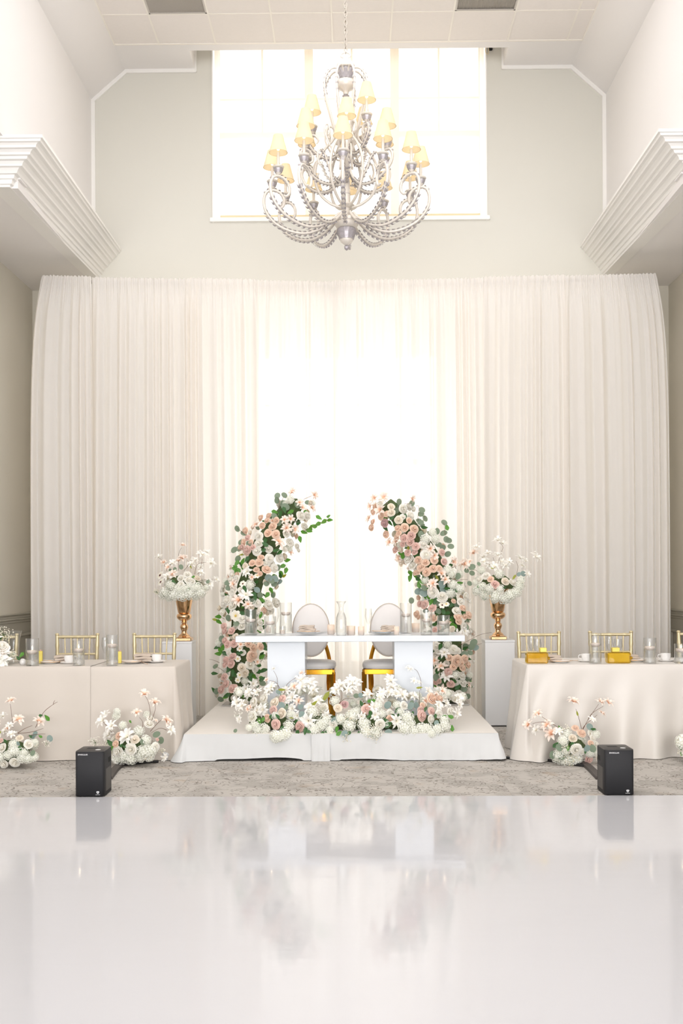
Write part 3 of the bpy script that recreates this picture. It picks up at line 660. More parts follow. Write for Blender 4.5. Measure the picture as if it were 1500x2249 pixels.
for k in range(6):
    phi = math.radians(31 + 60 * k); obj('scroll_bar', MB().tube(rz_pts(bow, phi), .013, 7), 'antique_white', ch)
    obj('scroll_bar', MB().tube(rz_pts(curl, phi + .5), .008, 6), 'antique_white', ch)
    o = obj('scroll_bar', MB().tube(rz_pts(curl2, phi - .4), .009, 6), 'antique_white', ch); obj('acanthus_leaves', leaf_row(curl2, 4, 22, 2, phi - .4, .024), 'antique_silver', o, smooth=0)

# ================================================================ STAGE
SZ = .22
SX0, SX1 = P(404, 1612, 8.78).x, P(1094, 1610, 8.78).x; SY0, SY1 = 8.78, 11.25
st = thing('stage_platform', 'low square stage platform covered in white velvet cloth', 'platform', ((SX0 + SX1) / 2, 10, 0))
ox = st.location.x
obj('deck', MB().bbox((SX0 - ox + .02, SY0 - 10 + .03, .03), (SX1 - ox - .02, SY1 - 10 - .02, SZ - .008), .005), 'dark_void', st)
def top_fn(u, v):
    x = SX0 + (SX1 - SX0) * u; y = SY0 + (SY1 - SY0) * v
    z = SZ + .0035 * noise.noise(Vector((x * 3, y * 3, 0))) + .0025 * noise.noise(Vector((x * 11, y * 5, 3)))
    if u in (0, 1) or v in (0, 1): z = SZ - .002
    return (x - ox, y - 10, z)
obj('top_cloth', MB().grid(60, 60, top_fn), 'velvet_top_lit', st, smooth=180)
def skirt(path, flare, seed, hem, nv=12, amp=.012):
    # path: list of (x,y,nx,ny,extra flare)
    m = MB(); n = len(path); vs = []
    for j in range(nv + 1):
        v = j / nv
        for i, (x, y, nx, ny, ex) in enumerate(path):
            w = (flare + ex) * v ** 1.2 + amp * v * noise.noise(Vector((x * 4 + y * 4, v * 1.5, seed))) + amp * .5 * v * noise.noise(Vector((x * 14 + y * 14, v * 2, seed + 4)))
            vs.append((x + nx * w - ox, y + ny * w - 10, SZ - .002 - (SZ - .004 - hem(x, y)) * v))
    fs = [(j * n + i, j * n + i + 1, (j + 1) * n + i + 1, (j + 1) * n + i) for j in range(nv) for i in range(n - 1)]
    return m.add(vs, fs)
xs_ = P(722, 1613, 8.78).x
def hemf(x, y):
    if y > SY0 + .05: return .003
    b = .004
    if SX0 + .25 < x < xs_ - .2: b += .022 * math.sin(PI * (x - SX0 - .25) / (xs_ - .45 - SX0)) ** .5 + .006 * math.sin(x * 9)
    if x > xs_ + .1: b += .012 * max(0, math.sin((x - xs_) * 5.5))
    return b
pl = [(SX0, SY1 + (SY0 - SY1) * i / 40, -1, 0, .02 + .05 * (i / 40) ** 6) for i in range(40)]
pl += [(SX0, SY0, -math.cos(a), -math.sin(a), .09) for a in [PI / 2 * k / 8 for k in range(9)]]
pl += [(SX0 + (xs_ - SX0) * i / 70, SY0, 0, -1, .05 * math.exp(-i / 6)) for i in range(1, 71)]
obj('skirt_left', skirt(pl, .012, 1, hemf), 'velvet_white', st, smooth=180)
pr = [(xs_ - .015 + (SX1 - xs_ + .015) * i / 70, SY0 - .006, 0, -1, .03 * math.exp(-(70 - i) / 6) + .014 * abs(math.sin(i * .55)) * (.3 + i / 70)) for i in range(70)]
pr += [(SX1, SY0, math.sin(a), -math.cos(a), .05) for a in [PI / 2 * k / 8 for k in range(9)]]
pr += [(SX1, SY0 + (SY1 - SY0) * i / 40, 1, 0, .02 + .04 * (1 - i / 40) ** 6) for i in range(1, 41)]
obj('skirt_right', skirt(pr, .014, 9, hemf), 'velvet_white', st, smooth=180)
o = obj('skirt_lap', skirt([(P(684, 1613, 8.78).x + (xs_ - P(684, 1613, 8.78).x + .01) * i / 20, SY0 - .012, 0, -1, .012 * abs(math.sin(i * .5))) for i in range(21)], .016, 5, lambda x, y: .0), 'velvet_white', st, smooth=180)
def crumple(name, c, sc, seed, label, m='velvet_white'):
    mb = MB().ball((0, 0, 0), 1, 24, 14)
    mb.v = [tuple(Vector((v[0] * sc[0], v[1] * sc[1], v[2] * sc[2])) * (1 + .35 * noise.noise(Vector(v) * 2.1 + Vector((seed, 0, 0))) + .18 * noise.noise(Vector(v) * 5 + Vector((0, seed, 0))))) for v in mb.v]
    zmin = min(v[2] for v in mb.v); mb.v = [(x, y, max(0, z - zmin * .6)) for x, y, z in mb.v]
    o = obj(name, mb, m, None, c, smooth=180); tag(o, label, 'cloth'); return o
q = PZ(362, 1671, 0); crumple('bunched_cloth', (q.x, q.y + .03, 0), (.05, .04, .045), 3, 'bunched corner of white cloth at the front left foot of the stage')
q = PZ(444, 1563, 0); crumple('bunched_cloth', (q.x - .1, q.y, 0), (.09, .08, .06), 8, 'crumpled white cloth on the floor behind the left edge of the stage')

# ================================================================ DRAPED BANQUET TABLES
def cloth(x0, x1, y0, y1, ztop, fold, sides, ox, oy, seed, nv=22, r=.02):
    """hanging cloth: sides = subset of 'LFRB' that hang, fold(s, x, y, side) -> outward displacement at the hem"""
    m = MB()
    nx, ny = max(8, int((x1 - x0) * 45)), 24
    m.grid(nx, ny, lambda u, v: (x0 + r + (x1 - x0 - 2 * r) * u - ox, y0 + r + (y1 - y0 - 2 * r) * v - oy, ztop + .0015 * noise.noise(Vector((x0 + u * 9, v * 4, seed)))))
    path = []
    def seg(a, b, n, nrm, side):
        for i in range(n + 1):
            u = i / n; path.append((a[0] + (b[0] - a[0]) * u, a[1] + (b[1] - a[1]) * u, nrm[0], nrm[1], side))
    def corner(c, a0, a1, side):
        for k in range(1, 8):
            a = a0 + (a1 - a0) * k / 8; path.append((c[0], c[1], math.cos(a), math.sin(a), side))
    i = r
    if 'L' in sides: seg((x0 + i, y1 - i), (x0 + i, y0 + i), 50, (-1, 0), 'L'); corner((x0 + i, y0 + i), PI, 1.5 * PI, 'LF')
    seg((x0 + i, y0 + i), (x1 - i, y0 + i), nx * 2, (0, -1), 'F')
    if 'R' in sides: corner((x1 - i, y0 + i), 1.5 * PI, 2 * PI, 'FR'); seg((x1 - i, y0 + i), (x1 - i, y1 - i), 50, (1, 0), 'R')
    if 'B' in sides: seg((x1 - i, y1 - i), (x0 + i, y1 - i), nx, (0, 1), 'B')
    n = len(path); vs = []
    prof_ = [(0, 0), (.4 * r * 1.2, .05 * r), (.8 * r, .35 * r), (r, r)] + [(r, r + (ztop - r - .006) * (k / nv)) for k in range(1, nv + 1)]
    for j, (o_, dn) in enumerate(prof_):
        tt = max(0, (dn - r) / (ztop - r))
        for (x, y, a, b, sd) in path:
            w = o_ + fold(x, y, sd, tt)
            vs.append((x + a * w - ox, y + b * w - oy, max(.004, ztop - dn)))
    fs = [(j * n + k, j * n + k + 1, (j + 1) * n + k + 1, (j + 1) * n + k) for j in range(len(prof_) - 1) for k in range(n - 1)]
    return m.add(vs, fs)
TZ, TY0, TY1 = .76, 8.84, 9.64
LX1 = P(386, 1461, TY0).x; LXS = P(196, 1461, TY0).x; RX0 = P(1156, 1461, TY0).x; LX0, RX1 = -3.7, 3.7
def fold_left(x, y, sd, t):
    w = .03 * t + .012 * t * noise.noise(Vector((x * 3, y * 3, t * .8)))
    if sd in ('FR',): w += .05 * t
    if sd == 'R': w += .018 * t * math.sin(y * 22) + .02 * t
    if sd == 'F':
        e = math.exp(-max(0, LX1 - x) * 5); w += e * (.03 * t + .02 * t * math.sin(x * 30)); w += .016 * t * math.sin(x * 7 + 1) + .008 * t * math.sin(x * 17)
    return w
tl = thing('draped_table', 'long table under cream floor-length cloths left of the stage', 'table', (-2.6, 9.24, 0))
obj('tabletop', MB().bbox((LX0 + .05, TY0 + .03, TZ - .035), (LX1 - .03, TY1 - .03, TZ - .006), .004).xf(Matrix.Translation((2.6, -9.24, 0))), 'plinth_white', tl)
obj('tablecloth', cloth(LX0, LXS + .03, TY0 - .006, TY1, TZ + .004, fold_left, 'F', -2.6, 9.24, 1), 'satin_cloth', tl, smooth=180)
obj('tablecloth', cloth(LXS - .05, LX1, TY0, TY1, TZ, fold_left, 'FR', -2.6, 9.24, 5), 'satin_cloth', tl, smooth=180)
def fold_right(x, y, sd, t):
    w = .04 * t + .01 * t * noise.noise(Vector((x * 3, y * 3, t)))
    s = x - RX0
    if sd == 'L': w += .03 * t * math.sin(y * 16 + 1) + .03 * t
    elif sd == 'LF': w += .11 * t
    elif sd == 'F':
        d = s + .22 * t * math.exp(-s * .8)                       # folds fan away from the corner
        w += 1.7 * t ** 1.1 * (.05 * math.exp(-s * 1.2) * math.cos(d * 22 - 6.0 * t * 0) + .028 * math.sin(s * 9.5 - .9 * (1 - t)) + .014 * math.sin(s * 19 + 1.5 - t) + .05 * math.exp(-s * 8))
    return w
tr_ = thing('draped_table', 'long table under an ivory floor-length cloth in soft folds right of the stage', 'table', (2.6, 9.24, 0))
obj('tabletop', MB().bbox((RX0 + .03, TY0 + .03, TZ - .035), (RX1 - .05, TY1 - .03, TZ - .006), .004).xf(Matrix.Translation((-2.6, -9.24, 0))), 'plinth_white', tr_)
obj('tablecloth', cloth(RX0, RX1, TY0, TY1, TZ, fold_right, 'LF', 2.6, 9.24, 9), 'satin_cloth_white', tr_, smooth=180)

# ================================================================ SWEETHEART TABLE
SWZ, SWY0, SWY1 = .98, 9.25, 9.85
sx0, sx1 = P(517, 1400, SWY0).x, P(1021, 1400, SWY0).x; sc_ = (sx0 + sx1) / 2
tb = thing('sweetheart_table', 'white lacquered table with two slab legs standing on the stage', 'table', (sc_, 9.55, SZ))
obj('tabletop', MB().bbox((sx0 - sc_, SWY0 - 9.55, SWZ - .05 - SZ), (sx1 - sc_, SWY1 - 9.55, SWZ - SZ), .003), 'lacquer_white', tb)
for a, b in ((587, 670), (866, 951)):
    xa, xb = P(a, 1450, 9.3).x - sc_, P(b, 1450, 9.3).x - sc_
    obj('leg', MB().bbox((xa, 9.3 - 9.55, 0), (xb, 9.76 - 9.55, SWZ - .05 - SZ), .003), 'lacquer_white', tb)
# chairs with oval backs
def make_oval():
    t = thing('oval_back_chair', '', 'chair', (0, 0, 0))
    st_ = MB()                                   # seat cushion
    sp = lambda a: (math.copysign(abs(math.cos(a)) ** .55, math.cos(a)), math.copysign(abs(math.sin(a)) ** .55, math.sin(a)))
    vs = []; rings = [(.80, .445), (.97, .448), (1.0, .462), (1.0, .485), (.96, .502), (.8, .512), (.4, .518), (.02, .52)]
    n = 36
    for q, z in rings:
        for k in range(n):
            c, s_ = sp(2 * PI * k / n); vs.append((.232 * q * c, .215 * q * s_, z))
    fs = [(i * n + k, i * n + (k + 1) % n, (i + 1) * n + (k + 1) % n, (i + 1) * n + k) for i in range(len(rings) - 1) for k in range(n)]
    st_.add(vs, fs); obj('seat', st_, 'leatherette', t)
    fr = MB(); 
    for a, b in (((-.225, -.205, .40), (.225, -.18, .445)), ((-.225, .18, .40), (.225, .205, .445)), ((-.225, -.205, .40), (-.2, .205, .445)), ((.2, -.205, .40), (.225, .205, .445))): fr.bbox(a, b, .003)
    obj('seat_frame', fr, 'polished_gold', t)
    for sx in (-1, 1):
        obj('leg', MB().tube([(sx * .208, -.19, .42), (sx * .208, -.19, 0)], [.022, .019], 4), 'polished_gold', t)
        obj('leg', MB().tube(catmull([(sx * .17, .19, .42), (sx * .165, .2, .25), (sx * .185, .25, 0)], 5), [.024] * 5 + [.022] * 5 + [.018], 4), 'polished_gold', t)
        obj('back_support', MB().tube(catmull([(sx * .175, .2, .42), (sx * .165, .215, .52), (sx * .135, .232, .63), (sx * .11, .24, .68)], 5), .017, 4), 'polished_gold', t)
    bk = MB(); n = 40; vs = []; cz = .775; y0 = .235
    rings = [(.02, -.028), (.6, -.03), (.9, -.026), (.98, -.016), (1.0, 0), (.98, .016), (.9, .022), (.6, .025), (.02, .025)]
    for q, dy in rings:
        for k in range(n):
            a = 2 * PI * k / n; vs.append((.172 * q * math.cos(a), y0 + dy + .12 * (.243 * q * math.sin(a)), cz + .243 * q * math.sin(a)))
    fs = [(i * n + k, i * n + (k + 1) % n, (i + 1) * n + (k + 1) % n, (i + 1) * n + k) for i in range(len(rings) - 1) for k in range(n)]
    bk.add(vs, fs); b = obj('backrest', bk, 'leatherette', t)
    obj('piping', MB().tube([(.173 * math.cos(a), y0 - .018 + .12 * .244 * math.sin(a), cz + .244 * math.sin(a)) for a in [2 * PI * k / 40 for k in range(40)]], .003, 6, closed=True), 'napkin_cloth', b)
    return t
oc = make_oval(); q = P(683, 1400, 10.05)
oc.location = (q.x, 9.85, SZ); oc['label'] = 'white oval-back chair with gold legs behind the table, near the left flower arch'; oc['group'] = 'oval-back chairs behind the white table'
q = P(851, 1400, 10.05); dup(oc, (q.x, 9.85, SZ), -.06, 'white oval-back chair with gold legs behind the table, near the right flower arch')

# ================================================================ GOLD SPINDLE CHAIRS
def make_chiavari():
    t = thing('spindle_chair', '', 'chair', (0, 0, 0))
    def bamboo(p0, p1, r, knots, n=8):
        p0, p1 = Vector(p0), Vector(p1); m = MB(); pts = []; rs = []
        N = 28
        for i in range(N + 1):
            u = i / N; pts.append(p0.lerp(p1, u)); rs.append(r * (1 + .28 * max([math.exp(-((u - k) / .018) ** 2) for k in knots] + [0])))
        return m.tube(pts, rs, n)
    for s_ in (-1, 1):
        m = bamboo((s_ * .165, .2, .0), (s_ * .19, .26, .955), .0165, (.2, .45, .63, .80, .9)); m.ball((s_ * .19, .26, .958), .02, 8, 6, (1, 1, .7)); obj('back_post', m, 'gold_paint', t)
        obj('leg', bamboo((s_ * .19, -.19, 0), (s_ * .185, -.18, .44), .0165, (.25, .6)), 'gold_paint', t)
        obj('side_stretcher', bamboo((s_ * .188, -.185, .2), (s_ * .17, .21, .2), .009, (.5,)), 'gold_paint', t)
    obj('seat', MB().bbox((-.2, -.2, .43), (.2, .215, .455), .012), 'gold_paint', t)
    obj('seat_cushion', MB().bbox((-.19, -.195, .455), (.19, .19, .49), .016), 'leatherette', t)
    obj('top_rail', bamboo((-.19, .26, .935), (.19, .26, .935), .014, (.15, .5, .85)), 'gold_paint', t)
    obj('lower_rail', bamboo((-.18, .248, .775), (.18, .248, .775), .0105, (.3, .7)), 'gold_paint', t)
    obj('lower_rail', bamboo((-.17, .225, .53), (.17, .225, .53), .0105, (.3, .7)), 'gold_paint', t)
    for k in range(5):
        x = -.115 + .0575 * k; obj('spindle', bamboo((x * .97, .248, .775), (x * 1.03, .26, .93), .0068, (.3, .62)), 'gold_paint', t)
        obj('spindle', bamboo((x * .94, .226, .53), (x * .97, .247, .775), .0068, (.3, .7)), 'gold_paint', t)
    obj('front_stretcher', bamboo((-.188, -.188, .24), (.188, -.188, .24), .009, (.3, .7)), 'gold_paint', t)
    return t
cv = make_chiavari()
spots = [(-5, 'gold spindle chair cut off at the photo edge, behind the left table'), (170, 'gold spindle chair in the middle of those behind the left table'), (338, 'gold spindle chair behind the left table, beside the white plinth'),
         (1185, 'gold spindle chair behind the right table, nearest the stage'), (1339, 'gold spindle chair in the middle of those behind the right table'), (1530, 'gold spindle chair cut off at the photo edge, behind the right table')]
for i, (px, lab) in enumerate(spots):
    q = P(px, 1392, 10.22); x = q.x
    rz = (.05, .0, -.02, .03, -.03, -.1)[i]
    if i == 0: cv.location = (x, 9.96, 0); cv.rotation_euler = (0, 0, rz); cv['label'] = lab; cv['group'] = 'gold spindle chairs at the side tables'
    else: dup(cv, (x, 9.96, 0), rz, lab)

# ================================================================ PLINTHS AND URNS
def plinth(xc, label):
    t = thing('plinth', label, 'plinth', (xc, 11.05, 0))
    obj('column_box', MB().bbox((-.148, -.148, 0), (.148, .148, .83), .003), 'plinth_white', t); obj('top_board', MB().bbox((-.15, -.15, .83), (.15, .15, .85), .002), 'plinth_white', t); return t
pxl = P(422, 1500, 10.9).x - .15; pxr = P(1098.5, 1500, 10.9).x
plinth(pxl, 'square white plinth left of the stage, mostly hidden behind the left table'); plinth(pxr, 'square white plinth right of the stage, beside the right table')
urn_p = [(.0, .05), (.055, .052), (.05, .06), (.03, .075), (.026, .10), (.034, .115), (.042, .14), (.034, .165), (.022, .175), (.03, .188), (.024, .20), (.05, .21), (.072, .23), (.077, .25), (.07, .27), (.05, .278), (.062, .285), (.075, .36), (.092, .45), (.118, .52), (.12, .525), (.112, .522), (.085, .45), (.06, .30), (.0, .295)]
for X, lab in ((pxl + .05, 'rose gold trumpet urn vase on the left plinth'), (pxr, 'rose gold trumpet urn vase on the right plinth')):
    t = thing('urn_vase', lab, 'vase', (X, 11.05, .85), group='rose gold urns on the white plinths')
    obj('urn_body', MB().lathe(urn_p, 36, ang=lambda a, z: 1 + (.025 * math.cos(12 * a) if .29 < z < .5 else 0)), 'rose_gold', t)
    obj('foot', MB().bbox((-.08, -.08, 0), (.08, .08, .035), .006).lathe([(.075, .035), (.06, .045), (.05, .055)], 24), 'rose_gold', t)
URN = [(pxl + .05, 11.05), (pxr, 11.05)]

# ================================================================ FLOWERS
def rose_mesh(name, m, seed, tight=1.0):
    r = random.Random(seed); mb = MB()
    layers = [(5, .50, .04), (5, .42, .15), (5, .33, .235), (4, .24, .285), (3, .155, .31)]
    for li, (n, rt, zt) in enumerate(layers):
        for k in range(n):
            a0 = 2 * PI * (k + .5 * (li % 2)) / n + r.uniform(-.2, .2); aw = PI / n * 1.3; js = r.uniform(.93, 1.07); zj = r.uniform(-.02, .02)
            def fn(u, v, a0=a0, aw=aw, rt=rt, zt=zt, js=js, zj=zj):
                s = (u - .5) * 2; q = int(round(v * 3)); a = a0 + s * aw * (.5, .85, 1.0, .9)[q]
                rad = rt * (.3, .70 * tight, .92, 1.0)[q] * js * (1 - .10 * s * s * (q == 3)); z = (-.12, .62, 1.0, .84)[q] * (zt * 1.25 + .06) - .06 + zj - .03 * s * s * (q > 1)
                return (rad * math.cos(a), rad * math.sin(a), z)
            mb.grid(4, 3, fn)
    mb.ball((0, 0, .25), .10, 7, 5)
    return mb.mesh(name, m, 180)
def lily_mesh(name, m, seed, n1=7, n2=5):
    r = random.Random(seed); mb = MB()
    for lay, (n, L, up) in enumerate(((n1, .52, .10), (n2, .40, .26))):
        for k in range(n):
            a = 2 * PI * (k + .5 * lay) / n + r.uniform(-.18, .18); l = L * r.uniform(.85, 1.1); w = .105 * r.uniform(.85, 1.15); u0 = up * r.uniform(.6, 1.5); dr = r.uniform(.0, .14)
            ca, sa = math.cos(a), math.sin(a)
            def fn(u, v, ca=ca, sa=sa, l=l, w=w, u0=u0, dr=dr):
                s = (u - .5) * 2; ww = w * (math.sin(PI * min(1, .12 + .88 * v)) ** .7) * (1 if v < .98 else .1); rad = .03 + l * v
                z = u0 * math.sin(v * 2.2) - dr * v * v + .35 * ww * s * s
                return (rad * ca - s * ww * sa, rad * sa + s * ww * ca, z)
            mb.grid(2, 4, fn)
    me = mb.mesh(name, m, 180); me2 = MB()
    return me
def daisy_mesh(name, m, seed, n=7):
    r = random.Random(seed); mb = MB()
    for k in range(n):
        a = 2 * PI * k / n + r.uniform(-.1, .1); ca, sa = math.cos(a), math.sin(a)
        def fn(u, v, ca=ca, sa=sa):
            s = (u - .5) * 2; ww = .2 * math.sin(PI * min(1, .1 + .8 * v)) ** .6; rad = .04 + .46 * v
            return (rad * ca - s * ww * sa, rad * sa + s * ww * ca, .06 * math.sin(v * 3) + .15 * ww * s * s)
        mb.grid(2, 3, fn)
    return mb.mesh(name, m, 180)
def hyd_mesh(name, m, seed, N=70):
    r = random.Random(seed); mb = MB(); ga = PI * (3 - 5 ** .5)
    for i in range(N):
        z = 1 - 1.25 * (i + .5) / N; rr = math.sqrt(max(0, 1 - z * z)); a = ga * i
        nrm = Vector((rr * math.cos(a), rr * math.sin(a), z)); c = nrm * .43 * r.uniform(.9, 1.1); t1 = nrm.orthogonal().normalized(); t1 = (Matrix.Rotation(r.uniform(0, 6), 3, nrm) @ t1); t2 = nrm.cross(t1); s = .088 * r.uniform(.8, 1.2)
        for k in range(4):
            d = t1 * math.cos(k * PI / 2) + t2 * math.sin(k * PI / 2); e = t1 * math.cos(k * PI / 2 + PI / 2) + t2 * math.sin(k * PI / 2 + PI / 2)
            mb.add([c - nrm * .02, c + d * s * .6 + e * s * .45 + nrm * .01, c + d * s + nrm * (.02 + r.uniform(-.02, .02)), c + d * s * .6 - e * s * .45 + nrm * .01], [(0, 3, 2, 1)])
    mb.ball((0, 0, -.05), .34, 8, 6)
    return mb.mesh(name, m, 0)
def leaf_mesh(name, m, w, fold=.25, n=4, tipw=.6):
    mb = MB()
    def fn(u, v):
        s = (u - .5) * 2; ww = w * math.sin(PI * min(1, v ** tipw * .96 + .02)) ** .8
        return (s * ww, v - .0, fold * ww * abs(s) - .12 * math.sin(v * PI) * .5)
    mb.grid(2, n, fn); return mb.mesh(name, m, 180)
def disc_leaf(name, m):
    mb = MB(); vs = [(0, .5, .02)]; n = 12
    for k in range(n):
        a = 2 * PI * k / n; vs.append((.42 * math.sin(a), .5 - .5 * math.cos(a), .05 * math.sin(a) ** 2))
    mb.add(vs, [(0, 1 + k, 1 + (k + 1) % n) for k in range(n)]); mb.tube([(0, -.18, 0), (0, 0, 0)], .015, 3); return mb.mesh(name, m, 180)
def disc_mesh(name, m, r=.1): return MB().ball((0, 0, .05), r, 10, 6, (1, 1, .6)).mesh(name, m)
MESH = {}
for key, nm, m in (('P', 'rose', 'petal_peach'), ('K', 'rose', 'petal_pink'), ('M', 'rose', 'petal_mauve'), ('W', 'rose', 'petal_white'), ('C', 'rose', 'petal_cream')):
    MESH[key] = [rose_mesh(nm, m, 10 + i, (1.0, .94, .88)[i]) for i in range(3)]
MESH['L'] = [lily_mesh('lily', 'petal_lily_peach', 30 + i) for i in range(3)]
MESH['V'] = [lily_mesh('lily', 'petal_lily_white', 40 + i) for i in range(3)]
MESH['D'] = [daisy_mesh('daisy', 'petal_white', 50)]; MESH['A'] = [daisy_mesh('anemone', 'petal_white', 51, 6)]
MESH['H'] = [hyd_mesh('hydrangea', 'petal_hydrangea', 60 + i) for i in range(3)]
MESH['E'] = [disc_leaf('eucalyptus_leaf', 'eucalyptus')]; MESH['B'] = [disc_leaf('eucalyptus_leaf', 'eucalyptus_blue')]
MESH['G'] = [leaf_mesh('green_leaf', 'fresh_green', .30)]; MESH['T'] = [leaf_mesh('green_leaf', 'deep_green', .28)]; MESH['Y'] = [leaf_mesh('green_leaf', 'lime_green', .18, tipw=.75)]
MESH['dy'] = [disc_mesh('centre', 'stamen_yellow')]; MESH['dd'] = [disc_mesh('centre', 'stamen_dark', .12)]
NAMES = dict(P='rose', K='rose', M='rose', W='rose', C='rose', L='lily', V='lily', D='daisy', A='anemone', H='hydrangea', E='eucalyptus_leaf', B='eucalyptus_leaf', G='green_leaf', T='green_leaf', Y='green_leaf')
PLAB = dict(P='peach rose', K='blush pink rose', M='dusty mauve rose', W='white rose', C='cream rose', L='peach-centred lily', V='white lily', H='white hydrangea head')
def orient(n, spin):
    n = Vector(n).normalized(); q = n.to_track_quat('Z', 'Y'); return (q.to_matrix().to_4x4() @ Matrix.Rotation(spin, 4, 'Z'))
def flower(root, key, pos, nrm, size, spin=None):
    me = rnd.choice(MESH[key]); o = link(NAMES[key], me, root)
    M = orient(nrm, rnd.uniform(0, 6.28) if spin is None else spin); sc = size
    if key in 'WPKMC': sc = size * .98
    o.matrix_local = Matrix.Translation(Vector(pos) - root.location) @ M @ Matrix.Scale(sc, 4)
    if key in 'DA':
        c = link('centre', MESH['dd' if key == 'A' else 'dy'][0], o); 
    return o
def leaf(root, key, pos, d, nrm, size):
    o = link(NAMES[key], MESH[key][0], root); d = Vector(d).normalized(); n = Vector(nrm); n = (n - d * n.dot(d)).normalized(); x = d.cross(n)
    M = Matrix((x, d, n)).transposed().to_4x4(); o.matrix_local = Matrix.Translation(Vector(pos) - d * size * .5 - root.location) @ M @ Matrix.Scale(size, 4); return o
CAMV = Vector((0, -1, .08))
def parse(s):
    out = []
    for tok in s.split():
        k = tok[0]; v = [float(x) for x in tok[1:].split(',')]; out.append((k, *v))
    return out
def gyps(root, c, R, n, seed):
    r = random.Random(seed); mb = MB(); st_ = MB()
    for i in range(n):
        d = Vector((r.gauss(0, 1), r.gauss(0, .7), r.gauss(0, 1))); d = d.normalized() * R * r.uniform(.3, 1); p = Vector(c) + d; s = .0055 * r.uniform(.6, 1.2)
        mb.add([p + Vector(v) * s for v in ((1, 0, 0), (-1, 0, 0), (0, 1, 0), (0, -1, 0), (0, 0, 1), (0, 0, -1))], [(0, 2, 4), (2, 1, 4), (1, 3, 4), (3, 0, 4), (2, 0, 5), (1, 2, 5), (3, 1, 5), (0, 3, 5)])
        if i % 3 == 0: st_.tube([Vector(c) - d * .1, p], .0008, 3)
    L = Matrix.Translation(-root.location)
    o = obj('gypsophila', mb.xf(L), 'petal_white', root, smooth=0); tag(o, kind='stuff'); tag(obj('gypsophila_stems', st_.xf(L), 'stem_green', root), kind='stuff')
def twigs(root, conv, lst, r=.0022):
    for pts in lst:
        w = [conv(u, v) - root.location for u, v in pts]; w = catmull(w, 5) if len(w) > 2 else [w[0].lerp(w[1], k / 4) + Vector((0, 0, .006 * math.sin(k * .8))) for k in range(5)]
        obj('twig', MB().tube(w, [r * (1 - .5 * i / len(w)) for i in range(len(w))], 5), 'twig', root)
def core(root, pts, radii, seed=0):
    mb = MB(); pts = [Vector(p) - root.location for p in pts]; mb.tube(pts, radii, 14)
    mb.v = [tuple(Vector(v) + Vector(v).normalized() * .0 + Vector((noise.noise(Vector(v) * 18 + Vector((seed, 0, 0))), noise.noise(Vector(v) * 18 + Vector((0, seed, 5))), noise.noise(Vector(v) * 18 + Vector((9, 0, seed))))) * .03) for v in mb.v]
    tag(obj('foliage_core', mb, 'foliage_core', root, smooth=0), kind='stuff')

